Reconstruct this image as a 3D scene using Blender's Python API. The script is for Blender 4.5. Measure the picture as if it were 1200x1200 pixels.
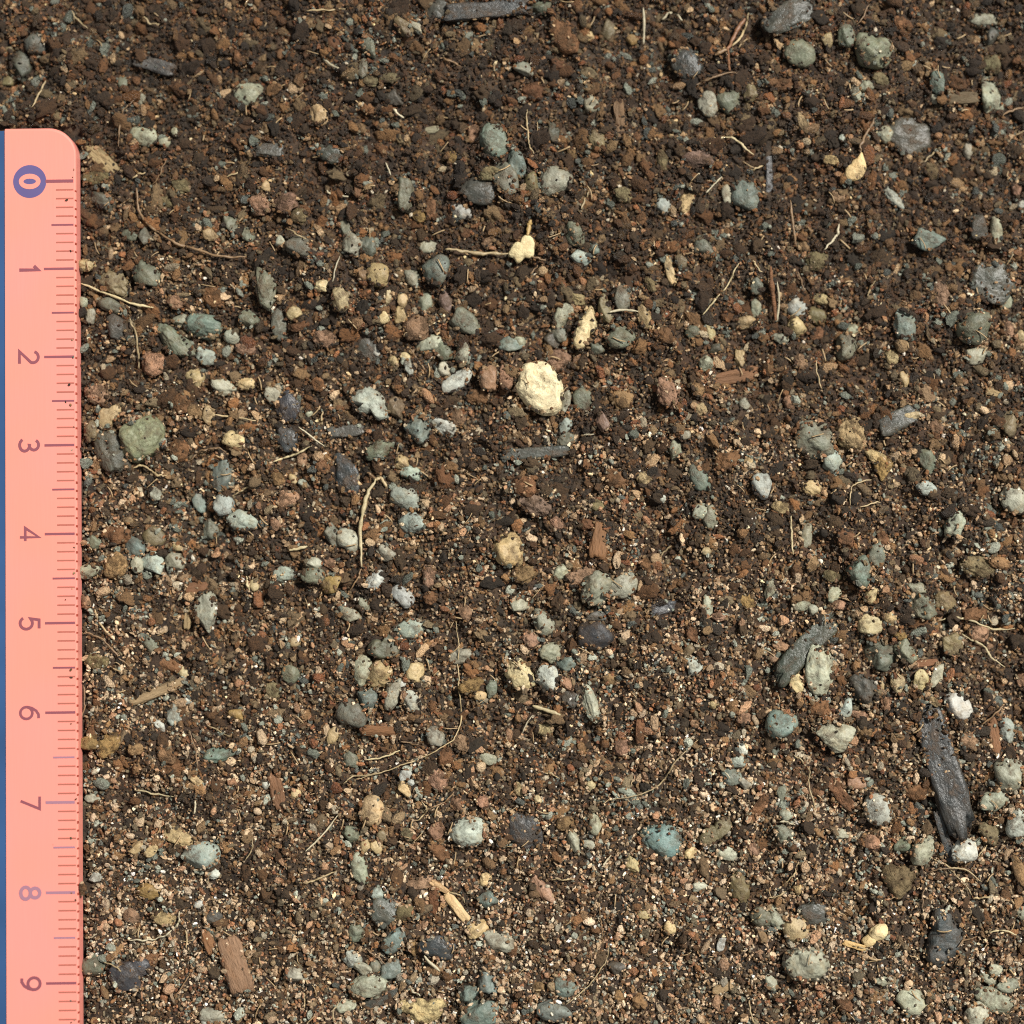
import bpy, math, random
import numpy as np
from mathutils import Vector, Matrix

for o in list(bpy.data.objects):
    bpy.data.objects.remove(o)
S = bpy.context.scene
COL = S.collection
random.seed(7)
RNG = np.random.default_rng(11)

# ------------------------------------------------------------------ camera
# real size in metres: one centimetre of the ruler is about 104 pixels of the 1200 pixel photograph
CAM_D = 0.200                 # lens to the height of the ruler's face
RULER_TOP = 0.0023            # height of the ruler's face over the mean soil level
TILT = math.radians(2.4)
HALF = 0.05735                # half width of the view at that distance
cam_data = bpy.data.cameras.new('camera')
cam_data.sensor_width = 36.0
cam_data.sensor_fit = 'HORIZONTAL'
cam_data.lens = 36.0 * CAM_D / (2 * HALF)
cam_data.clip_start = 0.005
cam_data.clip_end = 20.0
cam = bpy.data.objects.new('camera', cam_data)
COL.objects.link(cam)
cam.location = (0, -CAM_D * math.sin(TILT), RULER_TOP + CAM_D * math.cos(TILT))
cam.rotation_euler = (TILT, 0, 0)
S.camera = cam
CAM_M = Matrix.Translation(cam.location) @ Matrix.Rotation(TILT, 4, 'X')


def at(px, py, z=0.0):
    """a pixel of the 1200 pixel photograph as a point at height z"""
    d = Vector(((px - 600) / 600 * HALF, -(py - 600) / 600 * HALF, -CAM_D))
    d = CAM_M.to_3x3() @ d
    o = CAM_M.translation
    t = (z - o.z) / d.z
    return o + d * t


foc = at(700, 930, 0.0003)
cam_data.dof.use_dof = True
cam_data.dof.focus_distance = -(CAM_M.inverted() @ foc).z
cam_data.dof.aperture_fstop = 7.0

PX = 2 * HALF / 1200          # metres per pixel near the ruler's face

# ------------------------------------------------------------------ light
world = bpy.data.worlds.new('World')
S.world = world
world.use_nodes = True
bg = world.node_tree.nodes['Background']
bg.inputs['Color'].default_value = (0.97, 0.98, 1.0, 1)
bg.inputs['Strength'].default_value = 0.25

lamp_data = bpy.data.lights.new('lamp', 'AREA')
lamp_data.shape = 'DISK'
lamp_data.size = 0.22
lamp_data.energy = 45.0
lamp_data.color = (1.0, 0.965, 0.90)
lamp = bpy.data.objects.new('lamp', lamp_data)
COL.objects.link(lamp)
ldir = Vector((0.62, 0.48, 1.0)).normalized()     # from upper right of the picture
lamp.location = ldir * 1.5
lamp.rotation_euler = ldir.to_track_quat('Z', 'Y').to_euler()

S.view_settings.view_transform = 'Standard'
S.view_settings.look = 'None'
S.view_settings.gamma = 1.0
S.view_settings.exposure = 0.0
S.view_settings.use_curve_mapping = False
S.cycles.use_denoising = False
S.cycles.filter_width = 1.1
S.cycles.max_bounces = 3

# ------------------------------------------------------------------ noise
def _hash(ix, iy, iz, seed):
    h = (ix.astype(np.int64) * 374761393 + iy.astype(np.int64) * 668265263 + iz.astype(np.int64) * 2147483647 + seed * 974634777) & 0xFFFFFFFF
    h = ((h ^ (h >> 13)) * 1274126177) & 0xFFFFFFFF
    h = ((h ^ (h >> 16)) * 2246822519) & 0xFFFFFFFF
    return ((h ^ (h >> 15)) & 0xFFFFFF).astype(np.float64) / 0xFFFFFF


def vnoise(p, seed=0):
    """value noise in -1..1 at an N x 3 array"""
    i = np.floor(p).astype(np.int64)
    f = p - i
    u = f * f * f * (f * (f * 6 - 15) + 10)
    r = np.zeros(len(p))
    for dx in (0, 1):
        wx = u[:, 0] if dx else 1 - u[:, 0]
        for dy in (0, 1):
            wy = u[:, 1] if dy else 1 - u[:, 1]
            for dz in (0, 1):
                wz = u[:, 2] if dz else 1 - u[:, 2]
                r += wx * wy * wz * _hash(i[:, 0] + dx, i[:, 1] + dy, i[:, 2] + dz, seed)
    return r * 2 - 1


def fbm(p, seed=0, octaves=3, gain=0.5):
    r = np.zeros(len(p)); a = 1.0
    for k in range(octaves):
        r += a * vnoise(p * (2.03 ** k), seed + 17 * k); a *= gain
    return r


def n2(x, y, scale, seed, octaves=2):
    p = np.stack([np.asarray(x) / scale, np.asarray(y) / scale, np.full(len(np.atleast_1d(x)), 0.37)], 1)
    return fbm(p, seed, octaves)


def soil_h(x, y):
    """height of the soil surface"""
    x = np.atleast_1d(np.asarray(x, float)); y = np.atleast_1d(np.asarray(y, float))
    h = 0.00085 * n2(x, y, 0.017, 3) + 0.00085 * n2(x, y, 0.0056, 5) + 0.00050 * n2(x, y, 0.0022, 9)
    h = h - 0.0006
    # pressed flat under the ruler
    under = np.clip((-0.0465 - x) / 0.0015, 0, 1) * np.clip((0.0445 - y) / 0.0015, 0, 1)
    return h * (1 - under) + np.minimum(h, -0.0004) * under


def damp(x, y):
    """soil tone rising with y plus noise: 0 pale fine grit, 1 dark crumb"""
    x = np.atleast_1d(np.asarray(x, float)); y = np.atleast_1d(np.asarray(y, float))
    g = 0.50 + y / 0.105
    g = g + 0.16 * n2(x, y, 0.024, 21) + 0.13 * n2(x, y, 0.009, 23)
    return np.clip(g, 0, 1)


def lin(c):
    c = np.asarray(c, float) / 255.0
    return np.where(c <= 0.04045, c / 12.92, ((c + 0.055) / 1.055) ** 2.4)


# ------------------------------------------------------------------ materials
def new_mat(name):
    m = bpy.data.materials.new(name); m.use_nodes = True
    nt = m.node_tree
    return m, nt, nt.nodes['Principled BSDF']


def N(nt, t, **kw):
    n = nt.nodes.new(t)
    for k, v in kw.items():
        setattr(n, k, v)
    return n


def math_node(nt, op, a, b=None, clamp=False):
    n = N(nt, 'ShaderNodeMath', operation=op); n.use_clamp = clamp
    for k, v in enumerate((a, b)):
        if v is None:
            continue
        if isinstance(v, (int, float)):
            n.inputs[k].default_value = v
        else:
            nt.links.new(v, n.inputs[k])
    return n.outputs[0]


def mix_col(nt, fac, a, b, blend='MIX'):
    n = N(nt, 'ShaderNodeMix', data_type='RGBA', blend_type=blend)
    for s, v in ((n.inputs[0], fac), (n.inputs[6], a), (n.inputs[7], b)):
        if isinstance(v, (int, float)):
            s.default_value = v
        elif isinstance(v, (tuple, list)):
            s.default_value = v
        else:
            nt.links.new(v, s)
    return n.outputs[2]


def ramp(nt, fac, lo, hi):
    n = N(nt, 'ShaderNodeMapRange'); n.clamp = True
    nt.links.new(fac, n.inputs[0])
    n.inputs[1].default_value = lo; n.inputs[2].default_value = hi
    return n.outputs[0]


def coords(nt, stretch=None):
    """object coordinates in metres, shifted per object so that no two things share a pattern"""
    tc = N(nt, 'ShaderNodeTexCoord'); oi = N(nt, 'ShaderNodeObjectInfo')
    s = math_node(nt, 'MULTIPLY', oi.outputs['Random'], 3.7)
    cb = N(nt, 'ShaderNodeCombineXYZ')
    for k in range(3):
        nt.links.new(s, cb.inputs[k])
    ad = N(nt, 'ShaderNodeVectorMath', operation='ADD')
    nt.links.new(tc.outputs['Object'], ad.inputs[0]); nt.links.new(cb.outputs[0], ad.inputs[1])
    out = ad.outputs[0]
    if stretch:
        mu = N(nt, 'ShaderNodeVectorMath', operation='MULTIPLY')
        nt.links.new(out, mu.inputs[0]); mu.inputs[1].default_value = stretch
        out = mu.outputs[0]
    return out, oi


def noise(nt, vec, scale, detail=3, rough=0.55):
    n = N(nt, 'ShaderNodeTexNoise')
    n.inputs['Scale'].default_value = scale; n.inputs['Detail'].default_value = detail; n.inputs['Roughness'].default_value = rough
    nt.links.new(vec, n.inputs['Vector'])
    return n.outputs['Fac']


def bump(nt, b, height, dist, strength=1.0):
    n = N(nt, 'ShaderNodeBump'); n.inputs['Strength'].default_value = strength; n.inputs['Distance'].default_value = dist
    nt.links.new(height, n.inputs['Height']); nt.links.new(n.outputs[0], b.inputs['Normal'])


DIRT = (*lin((80, 62, 44)), 1)
DUST = (*lin((104, 84, 64)), 1)


def stone_mat(name, fine, rough, dirt_lo, dirt_hi, bump_d, var=0.35, film_amt=0.36, stretch=None, speck=True, spec=0.4):
    m, nt, b = new_mat(name)
    v, oi = coords(nt, stretch)
    base = oi.outputs['Color']
    n1 = noise(nt, v, fine * 0.45, 4); n2_ = noise(nt, v, fine * 2.2, 3, 0.65)
    f = math_node(nt, 'ADD', math_node(nt, 'MULTIPLY', n1, var * 2.4), 1 - var * 1.2)
    f2 = math_node(nt, 'ADD', math_node(nt, 'MULTIPLY', n2_, var * 1.8), 1 - var * 0.9)
    g = math_node(nt, 'MULTIPLY', f, f2)
    cb = N(nt, 'ShaderNodeCombineColor')
    for k in range(3):
        nt.links.new(g, cb.inputs[k])
    c = mix_col(nt, 1.0, base, cb.outputs[0], 'MULTIPLY')
    # slight warm stain in patches
    st = ramp(nt, noise(nt, v, fine * 0.7, 2), 0.52, 0.72)
    c = mix_col(nt, math_node(nt, 'MULTIPLY', st, 0.35), c, mix_col(nt, 1.0, c, (1.15, 0.92, 0.66, 1), 'MULTIPLY'))
    if speck:
        vo = N(nt, 'ShaderNodeTexVoronoi'); vo.inputs['Scale'].default_value = fine * 1.6
        nt.links.new(v, vo.inputs['Vector'])
        sp = math_node(nt, 'MULTIPLY', ramp(nt, vo.outputs['Distance'], 0.26, 0.10), ramp(nt, noise(nt, v, fine * 0.6, 2), 0.48, 0.62))
        c = mix_col(nt, math_node(nt, 'MULTIPLY', sp, 0.4), c, (0.03, 0.026, 0.02, 1))
    # clinging soil: a thin film and thicker patches
    film = ramp(nt, noise(nt, v, fine * 0.35, 4, 0.7), 0.35, 0.75)
    c = mix_col(nt, math_node(nt, 'MULTIPLY', film, film_amt), c, DUST)
    dn = ramp(nt, noise(nt, v, fine * 0.42, 6, 0.72), dirt_lo, dirt_hi)
    c = mix_col(nt, math_node(nt, 'MULTIPLY', dn, 0.8), c, DIRT)
    nt.links.new(c, b.inputs['Base Color'])
    b.inputs['Roughness'].default_value = rough
    b.inputs['Specular IOR Level'].default_value = spec
    hsum = math_node(nt, 'ADD', math_node(nt, 'MULTIPLY', n1, 1.0), math_node(nt, 'MULTIPLY', n2_, 0.45))
    hsum = math_node(nt, 'ADD', hsum, math_node(nt, 'MULTIPLY', dn, 0.4))
    bump(nt, b, hsum, bump_d)
    return m


MAT_STONE = stone_mat('stone', 1500, 0.52, 0.52, 0.68, 0.00021, 0.48)
MAT_CLOD = stone_mat('crumbly_soil', 1900, 0.7, 0.50, 0.64, 0.0005, 0.5, speck=False, spec=0.25)
MAT_CHAR = stone_mat('charcoal', 1400, 0.42, 0.52, 0.66, 0.00022, 0.5, 0.22, stretch=(0.8, 1.1, 1.1), speck=False, spec=0.5)
MAT_BARK = stone_mat('bark', 1500, 0.7, 0.60, 0.75, 0.00035, 0.42, stretch=(0.4, 1.6, 1.6), speck=False, spec=0.3)
MAT_HUSK = stone_mat('husk', 1300, 0.6, 0.60, 0.74, 0.00025, 0.30, speck=False, spec=0.35)


def grain_mat():
    m, nt, b = new_mat('soil_grain')
    a = N(nt, 'ShaderNodeAttribute', attribute_type='INSTANCER', attribute_name='grain_colour')
    tc = N(nt, 'ShaderNodeTexCoord')
    ge = N(nt, 'ShaderNodeNewGeometry')
    n1 = noise(nt, ge.outputs['Position'], 4200, 3, 0.65)
    f = math_node(nt, 'ADD', math_node(nt, 'MULTIPLY', n1, 2.0), 0.0)
    cb = N(nt, 'ShaderNodeCombineColor')
    for k in range(3):
        nt.links.new(f, cb.inputs[k])
    nt.links.new(mix_col(nt, 1.0, a.outputs['Color'], cb.outputs[0], 'MULTIPLY'), b.inputs['Base Color'])
    rgh = N(nt, 'ShaderNodeMapRange'); nt.links.new(a.outputs['Alpha'], rgh.inputs[0])
    rgh.inputs[3].default_value = 0.9; rgh.inputs[4].default_value = 0.33      # alpha carries the gloss: 0 matte crumb, 1 glossy grain
    nt.links.new(rgh.outputs[0], b.inputs['Roughness'])
    b.inputs['Specular IOR Level'].default_value = 0.5
    n3 = noise(nt, ge.outputs['Position'], 8000, 3, 0.65)
    bump(nt, b, math_node(nt, 'ADD', n1, math_node(nt, 'MULTIPLY', n3, 0.5)), 0.00032)
    return m


MAT_GRAIN = grain_mat()


def soil_mat():
    m, nt, b = new_mat('soil')
    tc = N(nt, 'ShaderNodeTexCoord')
    v = tc.outputs['Object']
    n1 = noise(nt, v, 900, 6, 0.7); n2_ = noise(nt, v, 90, 3)
    r = N(nt, 'ShaderNodeValToRGB')
    r.color_ramp.elements[0].position = 0.35; r.color_ramp.elements[0].color = (0.008, 0.0055, 0.0035, 1)
    r.color_ramp.elements[1].position = 0.75; r.color_ramp.elements[1].color = (0.085, 0.055, 0.030, 1)
    nt.links.new(n1, r.inputs[0])
    c = mix_col(nt, ramp(nt, n2_, 0.35, 0.7), r.outputs[0], mix_col(nt, 1.0, r.outputs[0], (1.3, 0.95, 0.75, 1), 'MULTIPLY'))
    nt.links.new(c, b.inputs['Base Color'])
    b.inputs['Roughness'].default_value = 0.8
    bump(nt, b, n1, 0.0006)
    return m


MAT_SOIL = soil_mat()


def plain(name, rgb, rough=0.5, spec=0.5, var=0.0, scale=800):
    m, nt, b = new_mat(name)
    c = tuple(lin(rgb)) + (1,)
    if var:
        v, oi = coords(nt)
        n1 = noise(nt, v, scale, 3)
        f = math_node(nt, 'ADD', math_node(nt, 'MULTIPLY', n1, 2 * var), 1 - var)
        cb = N(nt, 'ShaderNodeCombineColor')
        for k in range(3):
            nt.links.new(f, cb.inputs[k])
        nt.links.new(mix_col(nt, 1.0, c, cb.outputs[0], 'MULTIPLY'), b.inputs['Base Color'])
    else:
        b.inputs['Base Color'].default_value = c
    b.inputs['Roughness'].default_value = rough
    b.inputs['Specular IOR Level'].default_value = spec
    return m


# ------------------------------------------------------------------ helpers for objects
def mesh_obj(name, verts, faces, mat, parent=None, smooth=True):
    me = bpy.data.meshes.new(name)
    me.from_pydata([tuple(v) for v in verts], [], [tuple(int(i) for i in f) for f in faces])
    if smooth:
        me.polygons.foreach_set('use_smooth', np.ones(len(me.polygons), bool))
    me.materials.append(mat)
    o = bpy.data.objects.new(name, me)
    COL.objects.link(o)
    if parent:
        o.parent = parent
    return o


def tag(o, label, cat, group=None, kind=None):
    if label: o['label'] = label
    if cat: o['category'] = cat
    if group: o['group'] = group
    if kind: o['kind'] = kind
    return o


def ico(sub):
    import bmesh
    bm = bmesh.new()
    bmesh.ops.create_icosphere(bm, subdivisions=sub, radius=1.0)
    v = np.array([x.co[:] for x in bm.verts]); v /= np.linalg.norm(v, axis=1)[:, None]
    f = [tuple(q.index for q in x.verts) for x in bm.faces]
    bm.free()
    return v, f


ICO = {k: ico(k) for k in (1, 2, 3, 4, 5)}


def solid(a, b, c, shape, seed, outline=None, sub=4):
    """a lump with its long axis a on x, width b on y and height c: verts about its middle"""
    d, faces = ICO[sub]
    rg = np.random.default_rng(seed)
    off = rg.uniform(-50, 50, 3)
    r = np.ones(len(d))
    if shape in 'ars':
        k = {'a': 11, 'r': 12, 's': 7}[shape]
        nn = rg.normal(size=(k, 3)); nn /= np.linalg.norm(nn, axis=1)[:, None]
        dd = rg.uniform(*{'a': (0.52, 0.86), 'r': (0.66, 0.98), 's': (0.55, 0.9)}[shape], k)
        p = {'a': 24, 'r': 13, 's': 30}[shape]
        q = np.maximum(d @ nn.T, 0) / dd
        r = (1.0 + (q ** p).sum(1)) ** (-1.0 / p)
        amp = {'a': 0.10, 'r': 0.075, 's': 0.07}[shape]
        r *= 1 + amp * fbm(d * 2.2 + off, seed % 97, 3) + 0.03 * fbm(d * 8 + off, seed % 89, 3)
    elif shape == 'l':
        r = 1 + 0.20 * fbm(d * 1.6 + off, seed % 97, 3, 0.5) + 0.05 * fbm(d * 7 + off, seed % 89, 2)
    elif shape in 'kf':          # slab with blunt broken ends
        p = 9.0 if shape == 'k' else 4.5
        r = ((np.abs(d) ** p).sum(1)) ** (-1.0 / p)
        r *= 1 + 0.15 * fbm(d * 1.9 + off, seed % 97, 3, 0.6) + 0.05 * fbm(d * 8 + off, seed % 89, 3, 0.65)
    elif shape == 'c':           # broken shard or crumb
        k = rg.integers(5, 9)
        nn = rg.normal(size=(k, 3)); nn /= np.linalg.norm(nn, axis=1)[:, None]
        dd = rg.uniform(0.35, 0.85, k)
        q = np.maximum(d @ nn.T, 0) / dd
        r = (1.0 + (q ** 20).sum(1)) ** (-1.0 / 20)
        r *= 1 + 0.22 * fbm(d * 2.6 + off, seed % 97, 3, 0.7)
    v = d * r[:, None]
    if outline is None:
        if shape in 'arsl':      # a slight tilt of the lump in itself
            t = Matrix.Rotation(rg.uniform(-0.35, 0.35), 3, 'X') @ Matrix.Rotation(rg.uniform(-0.25, 0.25), 3, 'Y')
            v = v @ np.array(t).T
        lo, hi = v.min(0), v.max(0)
        v = (v - (lo + hi) / 2) / (hi - lo) * np.array((a, b, c))
    else:
        # outline: polygon points about the middle (metres); follow it in plan
        th = np.arctan2(d[:, 1], d[:, 0])
        P = np.array(outline)
        ang = np.unwrap(np.concatenate([np.arctan2(P[:, 1], P[:, 0])] * 1))
        order = np.argsort(np.arctan2(P[:, 1], P[:, 0]))
        pa = np.arctan2(P[order, 1], P[order, 0]); pr = np.hypot(P[order, 0], P[order, 1])
        pa = np.concatenate([pa - 2 * np.pi, pa, pa + 2 * np.pi]); pr = np.tile(pr, 3)
        fine = np.linspace(-np.pi, np.pi, 361)
        rr = np.interp(fine, pa, pr)
        ker = np.hanning(13); ker /= ker.sum()
        rr = np.convolve(np.concatenate([rr[:-1]] * 3), ker, 'same')[360:721]
        R = np.interp(th, fine, rr)
        flat = np.hypot(d[:, 0], d[:, 1])
        flat = np.sin(np.arcsin(np.clip(flat, 0, 1)) ) ** 0.8
        rel = r / max(r.max(), 1e-6)
        xy = np.stack([np.cos(th), np.sin(th)], 1) * (flat * R * (0.94 + 0.06 * rel) * (1 + 0.03 * fbm(d * 5 + off, 5, 2)))[:, None]
        z = v[:, 2] / np.abs(v[:, 2]).max() * c / 2
        v = np.column_stack([xy, z])
    return v, faces

# ------------------------------------------------------------------ ground
def build_ground():
    n = 420
    ext = 0.105
    g = np.linspace(-ext, ext, n)
    X, Y = np.meshgrid(g, g)
    x = X.ravel(); y = Y.ravel()
    z = soil_h(x, y) + 0.00012 * n2(x, y, 0.0008, 31) - 0.00010
    me = bpy.data.meshes.new('soil_ground')
    idx = np.arange(n * n).reshape(n, n)
    quads = np.stack([idx[:-1, :-1], idx[:-1, 1:], idx[1:, 1:], idx[1:, :-1]], -1).reshape(-1, 4)
    me.from_pydata(np.stack([x, y, z], 1).tolist(), [], quads.tolist())
    me.polygons.foreach_set('use_smooth', np.ones(len(me.polygons), bool))
    me.materials.append(MAT_SOIL)
    o = bpy.data.objects.new('soil_ground', me); COL.objects.link(o)
    tag(o, 'dark brown moist garden soil under the stones', 'soil', None, 'structure')
    return o


build_ground()

# ------------------------------------------------------------------ ruler
def build_ruler():
    E = 87.0
    # the right-hand edge of the flat face, read at the zero mark and at the nine mark
    e0 = at(E, 212, RULER_TOP); e9 = at(E + 3.5, 1152, RULER_TOP)
    u = (e9 - e0); CM = u.length / 9.0
    root = bpy.data.objects.new('ruler', None); COL.objects.link(root)
    tag(root, 'salmon pink plastic ruler with printed centimetre numbers and millimetre marks, lying on the soil', 'ruler')
    ang = math.atan2(u.y, u.x)
    root.location = e0
    root.rotation_euler = (0, 0, ang)     # local x runs along the ruler (down the picture), local y points to its marked edge
    mm = CM / 10
    px = PX
    plast, nt, b = new_mat('ruler_plastic')
    v, oi = coords(nt)
    n1 = noise(nt, v, 60, 2); n2_ = noise(nt, v, 900, 3)
    c = mix_col(nt, ramp(nt, n1, 0.35, 0.65), (*lin((222, 138, 121)), 1), (*lin((222, 138, 128)), 1))
    nt.links.new(c, b.inputs['Base Color'])
    b.inputs['Roughness'].default_value = 0.32
    b.inputs['Specular IOR Level'].default_value = 0.3
    # handling marks: fine scratches and smears only change the gloss, dust specks cling to the face
    sc_ = noise(nt, coords(nt, (0.12, 2.5, 1.0))[0], 1500, 3, 0.7)
    rr_ = N(nt, 'ShaderNodeMapRange'); nt.links.new(sc_, rr_.inputs[0])
    rr_.inputs[1].default_value = 0.3; rr_.inputs[2].default_value = 0.7; rr_.inputs[3].default_value = 0.22; rr_.inputs[4].default_value = 0.48
    nt.links.new(rr_.outputs[0], b.inputs['Roughness'])
    dv = N(nt, 'ShaderNodeTexVoronoi'); dv.inputs['Scale'].default_value = 520
    nt.links.new(v, dv.inputs['Vector'])
    ds = math_node(nt, 'MULTIPLY', ramp(nt, dv.outputs['Distance'], 0.10, 0.05), ramp(nt, noise(nt, v, 160, 2), 0.60, 0.68))
    nt.links.new(mix_col(nt, math_node(nt, 'MULTIPLY', ds, 0.6), c, DIRT), b.inputs['Base Color'])
    bump(nt, b, sc_, 0.00001, 0.5)
    blue = plain('ruler_blue', (44, 76, 118), 0.4, 0.5, 0.45, 90)
    ink = plain('ink_purple', (128, 70, 80), 0.5)
    ink_b = plain('ink_violet', (88, 78, 124), 0.5, 0.5, 0.10, 500)
    ink_glare = plain('ink_glare_violet', (150, 108, 124), 0.5)  # glare over the print, put into a paler ink colour
    ink_o = plain('ink_orange', (160, 90, 76), 0.5, 0.5, 0.12, 300)
    ink_e = plain('ink_edge', (140, 60, 46), 0.5)  # colour of the ticks' refraction in the edge

    # body: extruded outline with rounded corner and a sloping marked edge
    x0 = -(212 - 148) * px; x1 = 0.1085
    yl = -(E - 5.0) * px; ye = 0.0        # face edge
    R = 33 * px
    def outline(inset_top, edge):
        pts = [(x1, yl), (x0 + inset_top, yl)]
        cx, cy = x0 + R, edge - R
        for k in range(13):
            t = k / 12 * math.pi / 2
            rr = R - inset_top if True else R
            pts.append((cx - rr * math.cos(t), cy + (R - 0) * math.sin(t) if inset_top == 0 else cy + R * math.sin(t)))
        pts.append((x1, edge))
        return pts
    T = 0.0021
    rings = [(0.00035, 0.0, 0.0), (0.00010, 0.00012, -0.00013), (0.0, 0.00017, -0.00032), (0.0, 0.00017, -T)]
    V = []; F = []
    for (ins, ed, z) in rings:
        for p in outline(ins, ed):
            V.append((p[0], p[1], z))
    npt = len(V) // len(rings)
    for r_ in range(len(rings) - 1):
        for k in range(npt):
            k2 = (k + 1) % npt
            F.append((r_ * npt + k, r_ * npt + k2, (r_ + 1) * npt + k2, (r_ + 1) * npt + k))
    F.append(tuple(range(npt))); F.append(tuple(reversed(range((len(rings) - 1) * npt, len(rings) * npt))))
    body = mesh_obj('body', V, F, plast, root, smooth=False)
    import bmesh
    bm = bmesh.new(); bm.from_mesh(body.data); bmesh.ops.recalc_face_normals(bm, faces=bm.faces); bm.to_mesh(body.data); bm.free()

    # blue half of the ruler, a little lower than the pink face; runs out of the picture
    def box(name, xa, xb, ya, yb, za, zb, mat, parent):
        vs = [(x, y, z) for z in (za, zb) for (x, y) in ((xa, ya), (xb, ya), (xb, yb), (xa, yb))]
        fs = [(3, 2, 1, 0), (4, 5, 6, 7), (0, 1, 5, 4), (1, 2, 6, 5), (2, 3, 7, 6), (3, 0, 4, 7)]
        return mesh_obj(name, vs, fs, mat, parent, smooth=False)
    bs = box('blue_strip', x0 + 3 * px, x1, yl - 0.012, yl - 0.00002, -T, -0.00012, blue, root)
    bs['label'] = 'blue strip along the back of the ruler'

    # ticks share three meshes
    def tick_mesh(name, y_a, y_b, w, mat):
        z = 0.000022
        me = bpy.data.meshes.new(name)
        me.from_pydata([(-w / 2, y_a, z), (w / 2, y_a, z), (w / 2, y_b, z), (-w / 2, y_b, z),
                        (-w / 2, y_a, z - 0.00002), (w / 2, y_a, z - 0.00002), (w / 2, y_b, z - 0.00002), (-w / 2, y_b, z - 0.00002)], [],
                       [(0, 1, 2, 3), (7, 6, 5, 4), (0, 4, 5, 1), (1, 5, 6, 2), (2, 6, 7, 3), (3, 7, 4, 0)])
        me.materials.append(mat)
        return me
    tcm = tick_mesh('centimetre_tick', -36 * px, -1 * px, 2.9 * px, ink)
    tcw = tick_mesh('centimetre_tick', -36 * px, -2 * px, 3.3 * px, ink_glare)
    th_ = tick_mesh('half_centimetre_tick', -27 * px, -1 * px, 2.2 * px, ink)
    thw = tick_mesh('half_centimetre_tick', -27 * px, -2 * px, 2.2 * px, ink_glare)
    tm = tick_mesh('millimetre_tick', -21.5 * px, -1 * px, 1.7 * px, ink_o)
    # refracted images of the ticks in the plastic edge, built as dark marks
    zt = -0.00018
    te = bpy.data.meshes.new('edge_tick')
    w = 1.3 * px
    te.from_pydata([(-w, 0.00006, 0.00000), (w, 0.00006, 0.00000), (w * 0.8, 0.00021, -0.00026), (-w * 0.8, 0.00021, -0.00026),
                    (-w, 0.00002, -0.00012), (w, 0.00002, -0.00012), (w * 0.8, 0.00015, -0.00030), (-w * 0.8, 0.00015, -0.00030)], [],
                   [(0, 1, 2, 3), (7, 6, 5, 4), (0, 4, 5, 1), (1, 5, 6, 2), (2, 6, 7, 3), (3, 7, 4, 0)])
    te.materials.append(ink_e)
    for k in range(0, 101):
        if k % 10 == 0:
            me = tcw if k in (70, 80) else tcm
            nm = 'centimetre_tick'
        elif k % 5 == 0:
            me = thw if 60 < k < 86 else th_
            nm = 'half_centimetre_tick'
        else:
            me, nm = tm, 'millimetre_tick'
        if k != 0:
            o = bpy.data.objects.new(nm, me); COL.objects.link(o); o.parent = root
            o.location = (k * mm, 0, 0)
        if k > 0:
            o = bpy.data.objects.new('edge_tick', te); COL.objects.link(o); o.parent = root
            o.location = (k * mm + random.uniform(-.1, .1) * mm + 0.00018, 0, 0)
            o.scale = (random.uniform(0.75, 1.25), 1, 1)

    # zero badge: violet disc with a pink ring numeral cut into it
    def disc(name, ro, ri, sx, sy, z, mat, parent, n=48):
        vs, fs = [], []
        for k in range(n):
            t = 2 * math.pi * k / n
            vs.append((ro * sx * math.cos(t), ro * sy * math.sin(t), z))
        for k in range(n):
            t = 2 * math.pi * k / n
            vs.append((ri * sx * math.cos(t), ri * sy * math.sin(t), z))
        for k in range(n):
            k2 = (k + 1) % n
            fs.append((k, k2, n + k2, n + k))
        if ri == 0:
            vs = vs[:n]; fs = [tuple(range(n))]
        return mesh_obj(name, vs, fs, mat, parent, smooth=False)
    yb0 = -(E - 34.5) * px
    badge = disc('zero_badge', 19.6 * px, 0, 1, 1, 0.00002, ink_b, root); badge.location = (0, yb0, 0)
    badge['label'] = 'violet disc holding the numeral 0'
    ring = disc('numeral_zero', 12.6 * px, 6.8 * px, 0.74, 1.0, 0.00004, plast, badge)
    # make the numeral an even stroke
    me = ring.data
    for k in range(48):
        t = 2 * math.pi * k / 48
        me.vertices[k].co = (9.2 * px * math.cos(t), 12.8 * px * math.sin(t), 0.00004)
        me.vertices[48 + k].co = (3.3 * px * math.cos(t), 7.4 * px * math.sin(t), 0.00004)
    zt_ = box('zero_tick', -1.9 * px, 1.9 * px, yb0 + 18.5 * px, -1 * px, 0.000002, 0.000024, ink, root)

    # numerals 1 to 9, drawn as strokes on a 1 x 1.45 cell, turned so that they read from the ruler's side
    def arc(cx, cy, rx, ry, a0, a1, n=16):
        return [(cx + rx * math.cos(math.radians(a0 + (a1 - a0) * k / n)), cy + ry * math.sin(math.radians(a0 + (a1 - a0) * k / n))) for k in range(n + 1)]
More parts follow.
